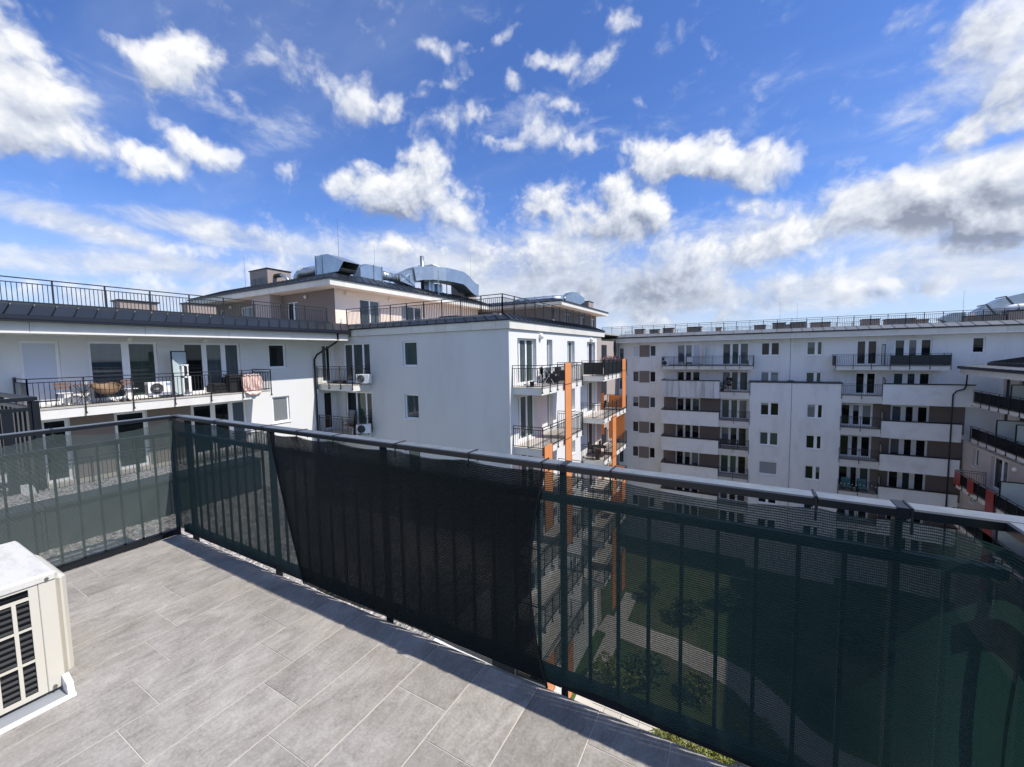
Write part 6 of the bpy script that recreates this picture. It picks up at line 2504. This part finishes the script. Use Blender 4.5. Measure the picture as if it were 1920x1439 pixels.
for x in (9.0, 9.35):
    MB().box(x - .03, x + .03, 46.4, 46.6, -11.32, -10.92).build('leg', DARKPL, t)
t = thing('string_lights', 'string of small white lights along the lowest visible far right railing', 'string lights', (9.3, 46.15, -10.3))
pts = [(8.0 + i * .135, 46.12, -10.52 - .10 * abs(math.sin(i * .55))) for i in range(21)]
MB().tube(pts, .010, 4).build('cable', BLACKM, t)
for p in pts[1::2]:
    b = MB()
    b.ball((p[0], p[1], p[2] - .05), .045, n=6, m=4)
    b.build('bulb', BULB, t)
t = shrub(-1.62, 46.55, -2.62, .30, 1.15, 260, LEAF, 'potted_plant', 'leafy green plant beside the person on the far balcony', 'plant', None)
MB().tube([(-1.62, 46.55, -2.62), (-1.62, 46.55, -2.30)], [.13, .18], 10).build('pot', POT, t)
t = thing('side_table', 'small white table beside the person on the far balcony', 'table', (-1.35, 46.8, -2.62))
MB().tube([(-1.35, 46.85, -2.02), (-1.35, 46.85, -1.99)], .22, 12).build('table_top', WHITEP, t)
for a in (0, 2.1, 4.2):
    MB().bar((-1.35 + .05 * math.cos(a), 46.85 + .05 * math.sin(a), -2.02), (-1.35 + .18 * math.cos(a), 46.85 + .18 * math.sin(a), -2.62), .025).build('leg', WHITEP, t)

# ------------------------------------------------------------------ the person on the far balcony
px_, py_, pz_ = -1.0, 46.62, -2.62
per = thing('person', 'person in black top and shorts standing on the far balcony, hands together', 'person', (px_, py_, pz_))


def skin_body(name, verts, edges, radii, m, parent, root=0, sub=2):
    me = bpy.data.meshes.new(name)
    me.from_pydata(verts, edges, [])
    me.materials.append(m)
    o = bpy.data.objects.new(name, me)
    C.objects.link(o)
    o.parent = parent
    md = o.modifiers.new('skin', 'SKIN')
    md.use_smooth_shade = True
    for i, v in enumerate(me.skin_vertices[0].data):
        r = radii[i]
        v.radius = r if isinstance(r, tuple) else (r, r)
        v.use_root = i == root
    ss = o.modifiers.new('subdivision', 'SUBSURF')
    ss.levels = ss.render_levels = sub
    return o


# skeleton, facing -y (towards the viewer); local metres
V = [(0, 0, .93), (0, .01, 1.10), (0, .01, 1.28), (0, .0, 1.42), (0, -.01, 1.50), (0, -.02, 1.58), (0, -.025, 1.66), (0, -.02, 1.73),
     (-.17, 0, 1.41), (-.25, .02, 1.14), (-.12, -.20, 1.10), (-.04, -.24, 1.13),
     (.17, 0, 1.41), (.25, .02, 1.14), (.12, -.20, 1.10), (.04, -.24, 1.13),
     (-.09, 0, .86), (-.11, -.01, .48), (-.12, .02, .09), (-.13, -.15, .035),
     (.09, 0, .86), (.12, -.02, .48), (.14, .02, .09), (.15, -.14, .035)]
Ed = [(0, 1), (1, 2), (2, 3), (3, 4), (4, 5), (5, 6), (6, 7), (3, 8), (8, 9), (9, 10), (10, 11), (3, 12), (12, 13), (13, 14), (14, 15),
      (0, 16), (16, 17), (17, 18), (18, 19), (0, 20), (20, 21), (21, 22), (22, 23)]
Ra = [(.10, .07), (.09, .06), (.10, .07), (.06, .05), .052, .065, .085, .055, .045, .036, .034, .032, .045, .036, .034, .032,
      .060, .052, .042, .036, .060, .052, .042, .036]
skin_body('body', V, Ed, Ra, SKIN, per)
top = [(0, 0, .88), (0, .01, 1.10), (0, .01, 1.28), (0, 0, 1.40), (-.17, 0, 1.405), (-.245, .02, 1.15), (-.14, -.17, 1.10), (.17, 0, 1.405), (.245, .02, 1.15), (.14, -.17, 1.10)]
skin_body('jumper', top, [(0, 1), (1, 2), (2, 3), (3, 4), (4, 5), (5, 6), (3, 7), (7, 8), (8, 9)], [(.185, .14), (.175, .13), (.19, .135), (.14, .11), .08, .064, .052, .08, .064, .052], CLOTHK, per)
sh = [(0, 0, .93), (-.095, 0, .82), (-.115, 0, .56), (.095, 0, .82), (.125, 0, .56)]
skin_body('shorts', sh, [(0, 1), (1, 2), (0, 3), (3, 4)], [(.17, .13), .115, .095, .115, .095], CLOTHK, per)
b = MB()
b.ball((0, -.005, 1.69), .092, .10, .10, 12, 8)
b.build('hair', HAIR, per, True, local=True)
b = MB()
for s in (-1, 1):
    b.ball((s * .033, -.107, 1.665), .010, n=6, m=4)
b.build('eyes', HAIR, per, local=True)
b = MB()
b.hexa([(-.012, -.105, 1.63), (.012, -.105, 1.63), (.012, -.09, 1.63), (-.012, -.09, 1.63), (-.006, -.108, 1.665), (.006, -.108, 1.665), (.006, -.09, 1.665), (-.006, -.09, 1.665)])
b.build('nose', SKIN, per, local=True)
for s in (-1, 1):
    fb = MB()
    for k in range(4):   # fingers closed on each other in front of the chest
        zf = 1.155 - k * .018
        fb.tube([(s * .045, -.245, zf), (s * .012, -.268, zf), (s * -.020, -.262, zf - .004)], [.009, .008, .006], 6)
    fb.tube([(s * .040, -.235, 1.165), (s * .020, -.262, 1.180), (s * .002, -.268, 1.176)], [.010, .009, .007], 6)
    fb.build('fingers', SKIN, per, True, local=True)
